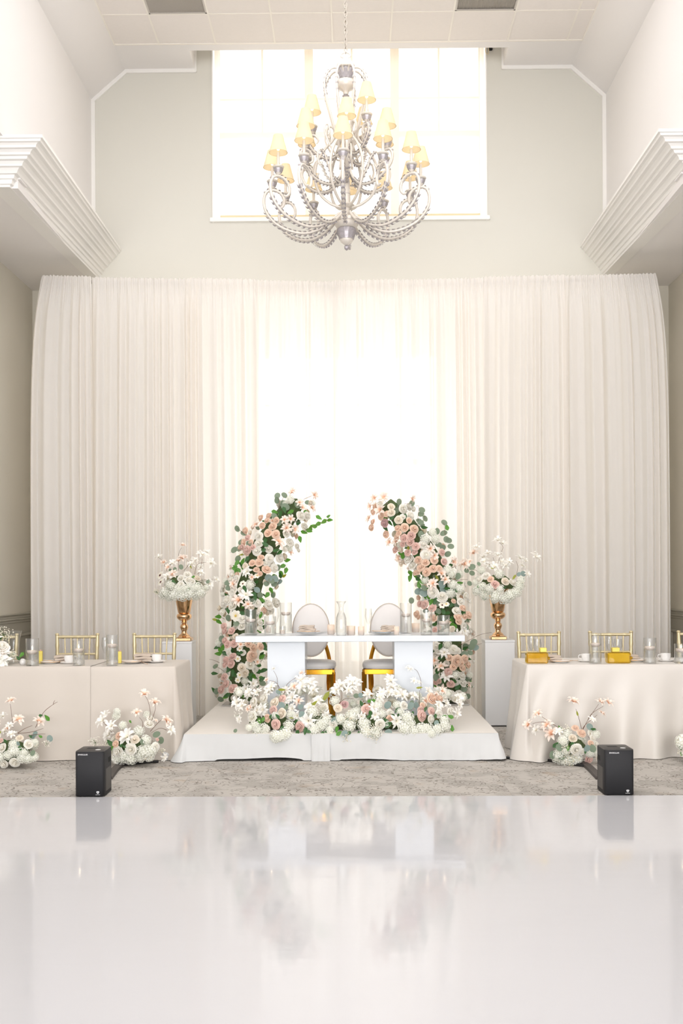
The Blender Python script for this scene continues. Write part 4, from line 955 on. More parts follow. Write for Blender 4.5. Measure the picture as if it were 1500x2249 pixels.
# ---- arches
def build_arch(label, line, Ya, u0, v0, k, fl, lv, seed, twl):
    """line: (px,py,halfwidth px) along the arch axis"""
    base = P(line[0][0], line[0][1], Ya); root = thing('flower_arch', label, 'flower arch', (base.x, Ya, SZ), group='half arches of flowers either side of the white table')
    axis = [(py, px, hw) for px, py, hw in line]
    def ax(py):
        for (a, xa, ha), (b, xb, hb) in zip(axis[:-1], axis[1:]):
            if b <= py <= a: t_ = (a - py) / (a - b); return xa + (xb - xa) * t_, ha + (hb - ha) * t_
        return (axis[0][1], axis[0][2]) if py > axis[0][0] else (axis[-1][1], axis[-1][2])
    m = ppm(Ya)
    cpts = [P(px, py, Ya + .02) for px, py, hw in line]; core(root, cpts, [max(.04, hw / m * .46) for px, py, hw in line], seed)
    # base plate and inner frame tube
    obj('frame_tube', MB().tube([p - root.location for p in [Vector((cpts[0].x, Ya + .02, SZ))] + cpts], .016, 8), 'pole_metal', root)
    obj('base_plate', MB().bbox((-.18, -.14, 0), (.18, .2, .012), .003), 'pole_metal', root)
    r = random.Random(seed)
    def place(px, py, push=0.0):
        cx, hw = ax(py); dx = (px - cx) / hw; dep = math.sqrt(max(0, 1 - min(1, dx * dx))) * hw / m * .85
        pos = P(px, py, Ya - dep - push); nrm = Vector((dx * .9, -.75 + r.uniform(-.2, .2), .25 + r.uniform(-.3, .3)))
        return pos, nrm
    for (t_, u, v, s) in fl:
        px, py = u0 + u / k, v0 + v / k; pos, n = place(px, py, .0 if t_ in 'HW' else .02); flower(root, t_, pos, n, s / k / m * (1.3 if t_ in 'LV' else 1.17))
    for (t_, u, v, *s) in lv:
        px, py = u0 + u / k, v0 + v / k; pos, n = place(px, py, r.uniform(-.02, .04)); sz = (s[0] if s else (62 if t_ in 'EB' else 66)) / k / m
        leaf(root, t_, pos, Vector((r.uniform(-1, 1), r.uniform(-.4, .2), r.uniform(-1, .8))), CAMV + Vector((r.uniform(-.5, .5), 0, r.uniform(-.3, .6))), sz * 1.1)
    # fill: whites and leaves around front gaps and the back
    for i in range(110):
        t0 = r.random(); py = axis[0][0] + (axis[-1][0] - axis[0][0]) * t0; cx, hw = ax(py); th = r.uniform(-.15, PI + .15) + (PI if i % 2 else 0)
        px = cx + hw * .93 * math.cos(th); dep = -math.sin(th) * hw / m * .72; p = P(px, py, Ya + dep); n = Vector((math.cos(th), -math.sin(th), r.uniform(-.3, .5)))
        kk = r.choice('WWCHVLP'); flower(root, kk, p, n, r.uniform(.06, .095))
    for i in range(90):
        t0 = r.random(); py = axis[0][0] + (axis[-1][0] - axis[0][0]) * t0; cx, hw = ax(py); th = r.uniform(0, 2 * PI)
        p = P(cx + hw * .8 * math.cos(th), py, Ya - math.sin(th) * hw / m * .68); n = Vector((math.cos(th), -math.sin(th), .2))
        leaf(root, r.choice('TTGEE'), p, Vector((math.cos(th) + r.uniform(-.6, .6), -math.sin(th) * .5, r.uniform(-.8, .8))), n + CAMV, r.uniform(.05, .075))
    conv = lambda u, v: P(u0 + u / k, v0 + v / k, Ya - .05); twigs(root, conv, twl)
    return root
Lf = parse('P512,350,65 P590,330,65 P570,375,60 P525,425,70 P625,435,80 P660,375,65 P655,510,80 P580,500,80 P360,475,70 K380,545,65 P340,590,70 K380,665,85 K325,640,60 K430,640,60 P410,590,60 P510,740,65 P425,795,70 P490,790,80 P465,860,60 P560,860,90 P500,900,50 C355,825,60 '
 'W490,530,90 W490,600,90 W470,680,90 L800,360,75 L740,370,75 L760,450,95 L840,460,90 W760,500,80 L680,585,120 W790,590,80 W900,330,90 W960,330,80 W935,440,80 H800,170,85 L820,95,80 L1035,125,80 L1010,250,85 L890,200,75 L920,250,75 L460,420,85 W860,630,60 W875,670,45 W740,660,60 W590,750,90 W690,745,90 L800,690,60 W560,800,70 W640,845,80 V370,880,90 L420,935,60 D470,920,50 L240,1000,90 A330,1000,60 H400,1010,95 W270,950,70 W210,960,60 W240,1070,80 W310,1060,60 V360,1110,110 W180,1160,100 L290,1165,120 L380,1205,80 W230,1220,90 W150,1200,80 D260,1315,100 W580,1210,100 W650,1190,100 W600,1260,80 W470,1190,80 W330,1350,90 W320,1420,80 W130,1280,70 W500,1380,60 W500,1440,60 '
 'K145,1420,70 K150,1470,60 K220,1465,75 K155,1560,70 K180,1600,75 K245,1590,80 K230,1720,75 K165,1750,70 K215,1790,80 K155,1800,60 K150,1920,75 K165,1990,75 K235,2035,95 K120,2045,80 P385,1595,70 P430,1630,80 P500,1620,75 P420,1705,100 P400,1740,70 '
 'L310,1600,70 D300,1640,55 W330,1680,60 D280,1740,55 C320,1830,80 W400,1800,90 C350,1880,80 W450,1840,70 D300,1900,55 D280,1950,50 L470,1770,60 H350,1960,75 D300,2080,55 V430,1990,90 V360,2040,80 W190,1680,55 C260,1520,60')
Ll = parse('G800,290 T740,270 T700,310 G645,290 G1080,345 G1175,335 G1190,370 G1130,385 G1070,410 G1030,430 G1000,450 G985,475 G935,490 G895,560 T660,670 T690,690 G770,765 G755,870 G720,825 E675,840 G710,900 Y740,920 T700,915 G610,1065 G570,1110 G520,1160 T550,580 T550,610 T525,670 Y320,710 G330,775 T370,755 G270,795 G255,850 G280,860 G265,890 G505,1310 G520,1380 G85,1325 Y60,1355 G95,1375 T185,1265 T75,1625 G130,1630 G110,1660 G85,1690 T155,1690 T545,1600 T550,1640 G520,1720 T490,1860 T520,1860 T545,1850 T480,1800 T400,1900 T405,1950 T520,1940 E525,1980 E460,2000 '
 'E670,130 E665,175 E740,125 E870,215,70 E730,200 E750,240,80 E275,455 E340,500 E245,665,70 E310,590 E295,650 E390,605 E450,780 E280,750 E180,990 E190,1040 T170,1110 E185,1335 E265,1390 B585,940,75 E610,970 B645,950,75 B690,980 E640,1000 E560,1000 B470,1060 E500,1110 B380,1155 E430,1170 E630,1110 E60,1815 T50,1885 E70,2060 T45,2050 E120,1540 E640,330 E680,400 T600,340 T430,1100 T450,1130 T350,1050 T205,1510 T190,1850 T230,1880 T210,1930 T170,2100 G160,2115 T300,1680 T250,1900 T330,1290')
build_arch('tall curved half arch of flowers left of the white table', [(530, 1538, 58), (530, 1490, 58), (533, 1440, 56), (533, 1400, 56), (538, 1340, 60), (548, 1290, 60), (562, 1245, 58), (582, 1200, 58), (607, 1160, 56), (634, 1128, 48), (655, 1100, 34)], 10.9, 460, 1060, 4.497, Lf, Ll, 5,
           [[(930, 165), (1000, 135), (1035, 125)], [(690, 260), (690, 180), (665, 140)], [(700, 220), (740, 125)], [(930, 480), (1070, 410), (1190, 360)], [(330, 500), (275, 455)], [(150, 1350), (85, 1325)], [(100, 1780), (0, 1745)], [(150, 1870), (60, 1815)], [(600, 1090), (700, 960), (770, 800)]])
Rf = parse('L280,155,90 L375,150,100 L240,235,80 L340,270,100 L230,355,75 L650,160,70 L430,590,85 L525,745,90 L500,580,85 C550,800,60 L830,650,85 L870,720,85 L1060,785,100 L1165,800,100 L940,900,95 L860,1000,100 L980,960,90 L880,1760,90 L940,1820,100 V990,1910,105 L950,2050,100 '
 'P270,290,60 P350,335,75 P400,310,60 P510,450,65 P580,445,80 P670,460,85 P620,375,60 P520,500,60 P500,540,60 P255,445,70 P270,390,60 M385,400,85 P400,510,75 K575,550,80 K645,525,85 K635,590,80 K690,630,80 K560,610,60 K610,690,70 K680,690,60 K490,665,70 K945,690,70 '
 'C445,240,70 C445,300,80 W560,260,90 W620,240,80 W660,260,60 C520,370,80 W560,340,60 W630,330,90 H850,495,85 H780,560,100 H880,560,90 W760,620,90 W790,715,110 W620,760,95 W655,825,80 P715,880,60 P715,765,75 P785,790,80 P870,770,75 P740,840,80 P795,885,85 P860,850,80 P920,850,65 P690,890,60 K965,780,70 '
 'H1000,860,90 H1040,900,90 H780,960,80 H1050,1010,95 W860,1085,110 W950,1130,110 H1030,1090,100 H1110,1050,95 W1180,1120,70 W1130,1180,80 W1090,1270,90 K735,1195,70 K780,1205,85 K855,1240,80 P700,1300,70 P720,1330,50 P1060,1170,50 P1150,1240,70 P1205,1310,80 P1100,1330,80 P1165,1320,70 P1110,1370,70 P870,1340,70 K880,1455,60 A950,1210,60 D990,1200,55 W1170,1420,70 '
 'H1000,1600,85 W900,1620,80 W920,1660,70 V970,1680,90 W1060,1650,90 W1100,1660,70 P1020,1730,70 P1090,1760,110 P1130,1780,80 P1170,1740,80 P1200,1800,70 P1150,1830,70 P1060,1820,70 K1010,1870,75 K1035,1990,80 K890,1970,60 K920,1960,50 H1080,1900,85 W1140,1910,80 W1150,1980,80 W1030,2090,80 W1110,2090,80 W970,2110,70 V1100,1500,90 V1170,1470,80 W1000,1480,70 C1050,1440,60')
Rl = parse('E525,190 E650,205 E750,270 E740,310 E780,355 E737,395 E970,395 E965,500,70 E990,560 E1015,570 E955,640 E1035,630 E1005,705 E900,480 E740,510 Y615,645 B945,1005,80 B955,1060,70 B715,1075,75 B770,1095,80 E770,1040 E1050,1015 T1000,1050 T1070,1060 E900,1200 E910,1270 E645,1165 E1105,925 E1260,1580,75 E1240,1620,70 B1280,1630 E1225,1680 E1170,1690 E890,1925,75 E930,1985 E920,2020 E1165,2040 E1200,2110 E1185,1425 '
 'T435,400 T480,405 T390,450 G545,700 G560,720 G635,895 G675,910 G630,945 T715,955 G750,980 G720,1010 T770,940 G840,1180 G790,1130 G820,1120 G995,440 G1045,1360 G1060,1410 G1080,1430 T1120,1990 T1105,2020 T1165,1280 T455,340 T580,340 T830,770 T820,800 T760,720 T700,720 T960,1270 T1000,1290 T900,1320 T870,1400 T1040,1340 T930,1730 T900,1880 T960,1960 T1150,1280 T880,1170 T1040,1210 Y900,940 T930,1620 T1060,1960 T610,640')
build_arch('tall curved half arch of flowers right of the white table', [(988, 1538, 50), (990, 1490, 52), (988, 1440, 54), (985, 1390, 56), (980, 1335, 58), (968, 1285, 56), (950, 1245, 56), (926, 1205, 54), (903, 1170, 52), (880, 1138, 44), (850, 1105, 32)], 10.9, 760, 1060, 4.497, Rf, Rl, 11,
           [[(460, 300), (410, 215), (375, 165)], [(520, 250), (560, 215), (650, 205)], [(730, 450), (710, 350), (720, 240), (690, 230)], [(980, 520), (965, 395)], [(1080, 975), (1200, 955)], [(1115, 1610), (1210, 1560), (1330, 1500), (1440, 1480)], [(1100, 1600), (1260, 1600), (1340, 1590)], [(1160, 2050), (1190, 2080), (1205, 2120)], [(780, 360), (770, 300)]])

# ---- mounded arrangements
def build_mound(name, label, group, cpx, cpy, Rx, Ry, Yc, base, u0, v0, k, fl, lv, twl, gy, seed, ykey=None, fill=8, corer=.6):
    m = ppm(Yc); root = thing(name, label, 'flowers', base, group=group); r = random.Random(seed); C = P(cpx, cpy, Yc)
    def place(px, py, far=0):
        dx, dy = (px - cpx) / Rx, (py - cpy) / Ry; q = dx * dx + dy * dy
        dep = math.sqrt(max(0, 1 - q)) * min(Rx, Ry) / m * .9 if ykey is None else 0
        Y = (Yc - dep) if ykey is None else ykey(px, py)
        if q > 1.05 and ykey is None: Y = Yc + r.uniform(-.05, .05)
        pos = P(px, py, Y); n = Vector((dx * .9, -.8 + r.uniform(-.25, .25), -dy * .7 + .25 + r.uniform(-.2, .2))); return pos, n
    if corer:
        if ykey is None:
            mb = MB().ball((0, 0, 0), 1, 16, 10, (Rx / m * corer, min(Rx, Ry) / m * corer, Ry / m * corer)); mb.v = [tuple(Vector(v) * (1 + .3 * noise.noise(Vector(v) * 14)) + C - root.location) for v in mb.v]
            mb.v = [(x, y, max(z, .012)) for x, y, z in mb.v]
            tag(obj('foliage_core', mb, 'foliage_core', root, smooth=0), kind='stuff')
    for (t_, u, v, s) in fl:
        pos, n = place(u0 + u / k, v0 + v / k); f = flower(root, t_, pos, n, s / k / m * (1.18 if t_ in 'LV' else 1.06))
    for (t_, u, v, *s) in lv:
        pos, n = place(u0 + u / k, v0 + v / k); sz = (s[0] if s else 16 * k) / k / m; pos = pos + Vector((0, -.03, 0))
        leaf(root, t_, pos, Vector((r.uniform(-1, 1), r.uniform(-.3, .1), r.uniform(-1, 1))), CAMV + Vector((r.uniform(-.4, .4), 0, r.uniform(-.2, .5))), sz)
    for i in range(fill):                                   # far side, so the mound is whole from another step
        th = r.uniform(0, PI); p = C + Vector((math.cos(th) * Rx / m * .7, math.sin(th) * min(Rx, Ry) / m * .6, r.uniform(-.3, .5) * Ry / m))
        if ykey is None: flower(root, r.choice('HHWV'), (p.x, p.y, max(p.z, base[2] + .04)), Vector((math.cos(th), math.sin(th), .4)), r.uniform(.08, .11))
    conv = lambda u, v: P(u0 + u / k, v0 + v / k, Yc if ykey is None else ykey(u0 + u / k, v0 + v / k) - .01); twigs(root, conv, twl)
    for (u, v, s, n) in gy:
        pos, nn_ = place(u0 + u / k, v0 + v / k); gyps(root, pos + Vector((0, -.02, 0)), s / k / m / 2, n, seed + int(u))
    return root
# bouquets in the urns
build_mound('bouquet', 'white and peach bouquet with dark-eyed anemones in the left gold urn', 'bouquets in the gold urns', 402, 1288, 62, 40, 10.98, (URN[0][0], 11.05, .85 + .5), 300, 1160, 7.5, parse(
 'L760,290,130 L760,500,180 L690,540,110 L520,650,120 L600,760,170 L450,570,120 V370,480,140 V520,790,180 V600,580,150 V900,600,150 V1080,440,180 V1150,400,120 V1220,580,180 V960,530,130 V1040,640,130 V1060,740,130 V1310,850,120 V1200,920,160 A390,780,150 A400,890,140 W730,830,130 W840,770,140 W860,860,150 W730,930,130 C1000,830,120 W560,600,110 '
 'H480,1060,200 H620,1090,220 H760,1100,230 H890,1080,220 H1040,1060,200 H1000,970,180 H930,990,150 H560,940,180 H690,1000,180 H800,1000,170 H430,1110,150 H540,1150,140 H980,1140,120 H1150,980,120 H860,950,130 W920,880,110'),
 parse('E640,680,80 E740,640,90 T1020,940,70 E560,690,60 G850,1010,70 T620,880,80 T530,940,70 G940,800,60 Y900,640,70 E1180,880,70'), [[(690, 700), (690, 500), (700, 400), (740, 320)], [(780, 700), (870, 580), (830, 530)], [(960, 760), (1000, 600), (1160, 560)], [(1000, 900), (1060, 860), (1260, 840)], [(500, 700), (420, 540), (370, 490)], [(1000, 760), (1050, 690), (1080, 500)]], [(330, 1050, 120, 60), (560, 960, 200, 60), (1100, 1050, 160, 50)], 21)
build_mound('bouquet', 'white and peach bouquet with a pink rose and eucalyptus in the right gold urn', 'bouquets in the gold urns', 1092, 1288, 60, 42, 10.98, (URN[1][0], 11.05, .85 + .5), 1000, 1160, 7.5, parse(
 'L310,410,170 L140,580,170 L240,560,120 V350,320,150 V700,210,170 V780,260,140 V1320,480,190 V1060,500,150 V1100,620,130 V1150,540,120 V540,420,150 V460,480,150 V700,450,150 V640,640,180 V820,620,160 V880,560,140 V760,560,150 V480,560,160 V1180,760,140 V560,620,140 W400,850,130 C820,880,140 W940,900,150 W740,1060,120 W510,790,150 K650,930,150 P580,840,120 '
 'H360,1030,180 H480,1100,190 H660,1120,220 H800,1150,220 H900,1100,200 H1000,1050,200 H1050,950,180 H560,1000,180 H1080,860,150 H740,1000,150 H440,960,160 H720,760,170 H430,700,150 H870,1170,150 H640,1180,140 H330,900,120'),
 parse('E270,640,120 E180,700,100 E270,740,100 E230,910,90 E380,590,70 B1040,760,80 B1110,750,100 E470,1150,80 E1090,840,80 Y600,660,60 Y960,810,110 T440,960,60 T800,980,60 G370,960,60'), [[(700, 700), (710, 550), (770, 370), (780, 300), (720, 230)], [(590, 660), (530, 550)], [(660, 640), (650, 580), (620, 480)], [(1000, 800), (1030, 640), (1000, 540)], [(420, 760), (330, 690), (180, 690)]], [(500, 1040, 200, 70), (1080, 930, 180, 60)], 22)
# floor arrangements
build_mound('floor_arrangement', 'low white and blush flowers on the floor at the far left, with a bare twig', 'flower mounds on the floor before the side tables', 30, 1650, 62, 40, 8.55, (P(30, 1680, 8.55).x, 8.55, 0), 0, 1520, 11.54, parse(
 'L270,230,280 L470,700,330 L980,750,300 L190,930,160 W720,1330,260 C500,1170,200 W380,1780,280 W60,1420,260 W100,1820,250 V290,1080,240 V250,850,220 V80,620,250 K30,1230,130 H350,1330,280 H330,1500,300 H560,1660,300 H700,1680,280 H850,1640,260 H880,1280,200 H200,1600,250 H600,1540,250 H0,1640,300 H-200,1500,300 W-150,1300,260 H-300,1650,300 V-150,1000,260 L-100,800,260 H450,1480,250 W-60,1120,220 V120,1000,220'),
 parse('G1220,640,200 B1290,1160,180 B490,1290,110 E860,1530,160 B920,1050,160 B850,1120,130 T1060,580,120 G1050,1110,120 Y10,1030,140 T800,1110,110 T160,1220,120 T520,1380,110 T540,1440,90'), [[(330, 900), (310, 700), (260, 300)], [(900, 900), (1100, 520), (1370, 300), (1460, 250)], [(1350, 310), (1390, 210)], [(450, 1040), (640, 920), (820, 850)], [(450, 1050), (800, 1010), (1100, 920)], [(700, 1120), (1150, 1060)]], [(1200, 1300, 250, 24), (900, 1300, 200, 20)], 31)
build_mound('floor_arrangement', 'low white and peach flowers on the floor behind the left black machine', 'flower mounds on the floor before the side tables', 295, 1640, 62, 38, 8.6, (P(295, 1670, 8.6).x, 8.6, 0), 190, 1500, 7.143, parse(
 'L910,180,170 L1070,310,190 L790,470,170 L1260,600,220 L1090,590,70 V390,680,200 V350,820,220 V250,600,200 V640,850,260 V1320,740,160 W700,1040,200 W500,1080,190 H470,520,150 H570,670,150 V300,500,160 H480,450,120 H950,500,140 W980,650,170 W1000,560,120 W1080,1000,150 C760,890,150 P510,830,130 P460,960,130 K1110,890,60 H820,760,190 H900,1080,250 H1000,1060,220 H700,1180,220 H520,1190,220 H600,1150,200 H850,1150,200 H980,1150,180 H930,900,180 H470,1180,170 V1210,1170,130 W380,1100,150'),
 parse('E1110,800,130 E1180,890,120 E890,920,90 T380,930,130 G390,1020,130 T560,970,80 T610,990,60 G700,600,60'), [[(960, 700), (1000, 480), (970, 300), (920, 200)], [(1000, 650), (1050, 510), (1080, 400), (1070, 320)], [(850, 760), (880, 690), (880, 610), (830, 540)], [(1260, 740), (1150, 710), (1020, 780)], [(400, 780), (290, 640), (240, 590)], [(1000, 760), (1160, 590), (1240, 590)]], [(150, 930, 240, 60), (1200, 1060, 120, 24), (330, 940, 160, 30), (950, 1120, 200, 40)], 32)
build_mound('floor_arrangement', 'low white and peach flowers on the floor behind the right black machine', 'flower mounds on the floor before the side tables', 1258, 1642, 55, 36, 8.6, (P(1258, 1672, 8.6).x, 8.6, 0), 1140, 1510, 6.818, parse(
 'L820,220,190 L1220,220,150 L1330,230,170 L1240,390,130 L280,400,170 L140,560,170 L420,570,190 L490,690,230 V260,640,150 V600,660,130 V1090,480,120 P930,690,150 P840,610,120 P1070,840,110 K1040,1070,150 W850,930,190 C800,760,140 W1080,700,150 W940,960,110 W1100,760,120 W1150,850,100 H660,800,180 H720,700,150 H600,1000,180 H700,1080,200 H820,1080,200 H700,950,150 H560,1060,150 H880,1060,150 H1060,980,150 H1150,980,150 H760,1120,150 H640,1110,140 W1180,1050,130 H1150,700,140'),
 parse('E590,890,120 E620,1020,120 T540,850,120 E490,1000,120 E1090,905,120 B1005,900,110 B1045,580,110 G600,600,90 T1100,620,90 G720,900,80 T480,1040,70 T780,830,70 T980,960,60 Y860,380,90'), [[(940, 640), (890, 440), (850, 320)], [(950, 640), (1040, 470), (1190, 250)], [(950, 620), (1000, 550), (1170, 410)], [(1030, 480), (1100, 380), (1260, 280)], [(620, 620), (420, 490), (290, 400)], [(440, 640), (290, 640)], [(1140, 880), (1030, 730)], [(400, 520), (200, 540)]], [(700, 640, 200, 50), (760, 1080, 300, 90), (700, 900, 160, 30)], 33)
build_mound('floor_arrangement', 'low green and white flowers on the floor, cut off by the right photo edge', 'flower mounds on the floor before the side tables', 1530, 1640, 45, 34, 8.65, (P(1530, 1670, 8.65).x, 8.65, 0), 1480, 1600, 5, parse('H100,150,180 H200,230,200 W260,150,150 V180,80,150 H330,230,180 L300,60,160 W120,260,120 H400,150,180'), parse('T60,200,80 G80,260,80 Y90,120,70 T110,100,70'), [[(200, 150), (120, 30)]], [(60, 130, 120, 40), (90, 260, 120, 30)], 34)
build_mound('table_arrangement', 'white and blush flowers lying on the left end of the left table', None, -5, 1440, 48, 34, 9.02, (P(0, 1455, 9.02).x, 9.02, TZ + .005), 0, 1360, 6.82, parse('V-10,600,300 W30,430,230 V50,520,200 L0,500,160 H10,640,220 D70,570,100 W-120,500,260 H-150,640,260 V-100,350,260 W-200,420,240'), parse('G340,530,100 T290,580,80 T20,280,70'), [[(80, 440), (190, 480), (270, 530)]], [(60, 230, 330, 110), (200, 520, 160, 40)], 35)
# runner on the front edge of the stage
def ry(px, py): return 8.80 + max(-.06, min(.42, (1612 - py) / 150 * .40)) + .03 * math.sin(px * .09)
run_f = parse('K540,535,110 K570,700,130 K850,730,130 K645,400,100 P470,630,110 C555,450,130 M1370,470,105 L240,520,80 W430,400,130 C640,575,130 W290,610,140 C1300,510,110 W310,440,120 W1240,700,110 W1130,500,110 V110,450,150 V170,480,130 V420,530,150 V510,270,150 V480,320,120 V760,390,150 V820,600,120 V950,660,170 V870,180,150 V880,260,150 V970,220,150 V1010,300,130 V1330,250,150 V1280,300,140 V1470,250,150 V1440,180,120 V350,330,130 V250,330,110 V140,640,90 V960,510,130 V760,520,120 V540,50,60 L780,260,120 L840,430,120 L870,100,70 L460,180,70 L270,500,70 '
 'H570,840,160 H680,810,170 H720,720,150 H440,760,150 H350,770,120 H320,720,130 H740,590,130 H1090,720,170 H1150,670,160 H1010,770,140 H1000,560,140 H1430,720,160 H1450,600,150 H1200,770,120 H250,740,90 H620,850,120 H1330,640,140 V1170,600,120 V350,540,120 V690,310,110 H870,650,110 H560,600,100 H1260,430,130 V1060,420,120 V680,440,110')
run_l = parse('B640,470,80 B880,590,100 B1255,650,90 G1285,755,80 G1310,800,80 B1375,800,80 B860,490,70 E95,770,50 T520,600,80 T590,600,70 T820,800,90 T915,775,90 E690,500,60 B600,320,80 Y1155,370,150 Y1010,460,120 Y640,290,90 T640,740,70 T830,660,90 T780,690,80 T1110,800,70 T1160,795,60 T700,480,50 G380,660,80 G420,640,70 T960,780,70 Y750,620,60')
run_f2 = parse('K235,520,120 K880,545,120 K885,600,140 K1000,545,100 P515,640,110 P1010,400,150 P900,480,80 P1100,400,100 W400,700,130 W995,640,110 W1230,550,110 W1090,580,110 W1160,390,80 W520,570,100 W680,480,110 V60,230,170 V120,210,130 V30,300,120 V520,190,150 V540,270,130 V500,330,130 V660,360,150 V590,350,130 V740,50,100 V800,190,90 V860,210,60 V790,370,120 V590,660,150 V250,350,120 V390,390,120 V1170,460,120 V1320,400,140 V1330,470,120 V1300,570,120 V330,500,130 V340,590,120 V970,320,120 L1130,310,110 L930,430,100 L1060,350,80 '
 'H210,700,170 H240,790,160 H350,800,150 H60,620,150 H40,720,140 H110,560,130 H720,620,160 H690,750,170 H800,790,160 H880,760,170 H960,760,160 H1080,760,150 H1160,720,150 H900,820,130 H420,580,120 H380,480,120 H1010,810,120 H760,700,130 H600,480,120 V1090,480,110 H1150,640,120 H640,560,110 H480,700,90 V180,610,110 V420,330,110')
run_l2 = parse('B490,470,100 B760,480,100 B820,470,80 B495,795,100 G1155,600,70 G1225,605,80 G1245,740,80 E120,360,70 B175,355,70 B1060,680,70 E770,440,60 Y860,265,80 G320,420,70 G280,420,70 Y560,455,70 T180,450,80 T490,700,110 T470,650,80 T620,590,90 T600,530,80 T290,570,80 T270,600,70 T150,800,70 T30,800,70 T560,600,70 T780,570,60 T930,520,60 T1050,600,60')
sc2 = 5.357
rp = []
def shift(lst, d): return [(t_, u + d, *r_) for (t_, u, *r_) in lst]
allf = run_f + shift(run_f2, 260 * sc2); alll = run_l + shift(run_l2, 260 * sc2)
rt = build_mound('flower_runner', 'long white and blush flower runner along the front edge of the stage', None, 768, 1560, 255, 60, 8.95, (P(768, 1600, 8.9).x, 8.95, SZ), 500, 1460, sc2, allf, alll,
 [[(640, 400), (590, 250), (580, 150), (540, 70)], [(660, 380), (700, 230), (870, 110)], [(640, 330), (570, 210), (490, 190)], [(650, 350), (740, 280)], [(1310, 460), (1340, 400), (1340, 310)], [(1310, 460), (1380, 400), (1480, 400)]] +
 [[(a + 260 * sc2, b) for a, b in L_] for L_ in ([(860, 480), (865, 380), (865, 300)], [(880, 300), (880, 190), (840, 80), (800, 50)], [(1050, 640), (1150, 640), (1240, 720)], [(540, 470), (620, 600)], [(480, 450), (550, 540)])],
 [(1100, 560, 200, 70), (1420, 650, 220, 80), (350, 740, 240, 60), (130, 590, 140, 24), (260 * sc2 + 330, 800, 240, 90), (260 * sc2 + 350, 370, 220, 40), (1400, 850, 140, 24)], 41, ykey=ry, fill=0, corer=0)
mb = MB()
for i in range(40):
    px = 565 + 405 * i / 39; p = P(px, 1597, 9.0); mb.ball((0, 0, 0), 1, 8, 6); n0 = len(mb.v) - 42
    mb.v = mb.v[:n0] + [(v[0] * .07 + p.x - rt.location.x, v[1] * .09 + .0 + p.y - rt.location.y + .03, max(.004, v[2] * .06 + .055)) for v in mb.v[n0:]]
tag(obj('foliage_core', mb, 'foliage_core', rt, smooth=0), kind='stuff')
rr_ = random.Random(77)
for i in range(46):                                        # the side of the runner that faces the table
    px = 525 + 490 * i / 45; p = P(px, 1560 - rr_.uniform(0, 50), 9.17 + rr_.uniform(-.03, .04)); p.z = max(p.z, SZ + .05)
    flower(rt, rr_.choice('HHVVW'), p, (rr_.uniform(-.4, .4), .8, .6), rr_.uniform(.075, .105))

# ================================================================ TABLE WARE
def on_table(px, py, z, ymin, r=0.0):
    q = PZ(px, py, z); y = q.y + r
    if y < ymin + r: y = ymin + r
    s = y / q.y; return Vector((P(px, py, y).x, y, z))
VG, CG = 'candle cylinders', 'floating candles'
def cyl_vase(px, pyb, hpx, wpx, z, ymin, fill, desc, candle=True, lit=True):
    q = on_table(px, pyb, z, ymin, .05); m = ppm(q.y); r, h = wpx / m / 2, hpx / m
    t = thing('cylinder_vase', desc, 'vase', q, group=VG)
    g = MB(); g.lathe([(r * .96, 0), (r, .004), (r, h), (r - .0022, h), (r - .0025, .01), (.001, .009)], 28, close=False); g.lathe([(.001, .0), (r * .96, 0)], 28, close=False); obj('glass', g, 'clear_glass', t)
    wl_ = .012 + (h - .012) * fill
    obj('water', MB().lathe([(r - .003, .011), (r - .003, wl_)], 28), 'water', t)
    if candle:
        c = thing('floating_candle', 'floating candle in the ' + desc, 'candle', (q.x, q.y, z + wl_ - .012), group=CG)
        cr = r * .78
        obj('wax', MB().lathe([(cr * .6, 0), (cr * .95, .012), (cr, .024), (cr * .97, .03), (cr * .3, .028), (.002, .027)], 20), 'candle_wax', c)
        obj('wick', MB().tube([(0, 0, .026), (.001, 0, .036)], .0012, 5), 'wick', c)
        obj('flame', MB().lathe([(.0005, .032), (.0045, .039), (.005, .046), (.003, .058), (.0004, .068)], 8), 'flame', c)
    return t
def votive(px, pyb, hpx, wpx, z, ymin, desc, frost=True, wavy=False):
    q = on_table(px, pyb, z, ymin, .035); m = ppm(q.y); r, h = wpx / m / 2, hpx / m
    t = thing('votive_holder', desc, 'candle holder', q, group='votive candle holders')
    an = (lambda a, zz: 1 + .10 * math.sin(5 * a) * (zz / h)) if wavy else None
    obj('glass', MB().lathe([(r * .85, 0), (r, .006), (r, h), (r - .003, h), (r - .004, .008), (.001, .007)], 24, close=False, ang=an), 'votive_frost' if frost else 'clear_glass', t)
    c = thing('votive_candle', 'candle inside the ' + desc, 'candle', (q.x, q.y, z + .008), group='votive candles')
    obj('wax', MB().lathe([(r * .75, 0), (r * .78, h * .42), (.002, h * .41)], 16), 'candle_wax', c)
    obj('flame', MB().lathe([(.0005, h * .44), (.004, h * .5), (.0045, h * .58), (.0004, h * .8)], 8), 'flame', c)
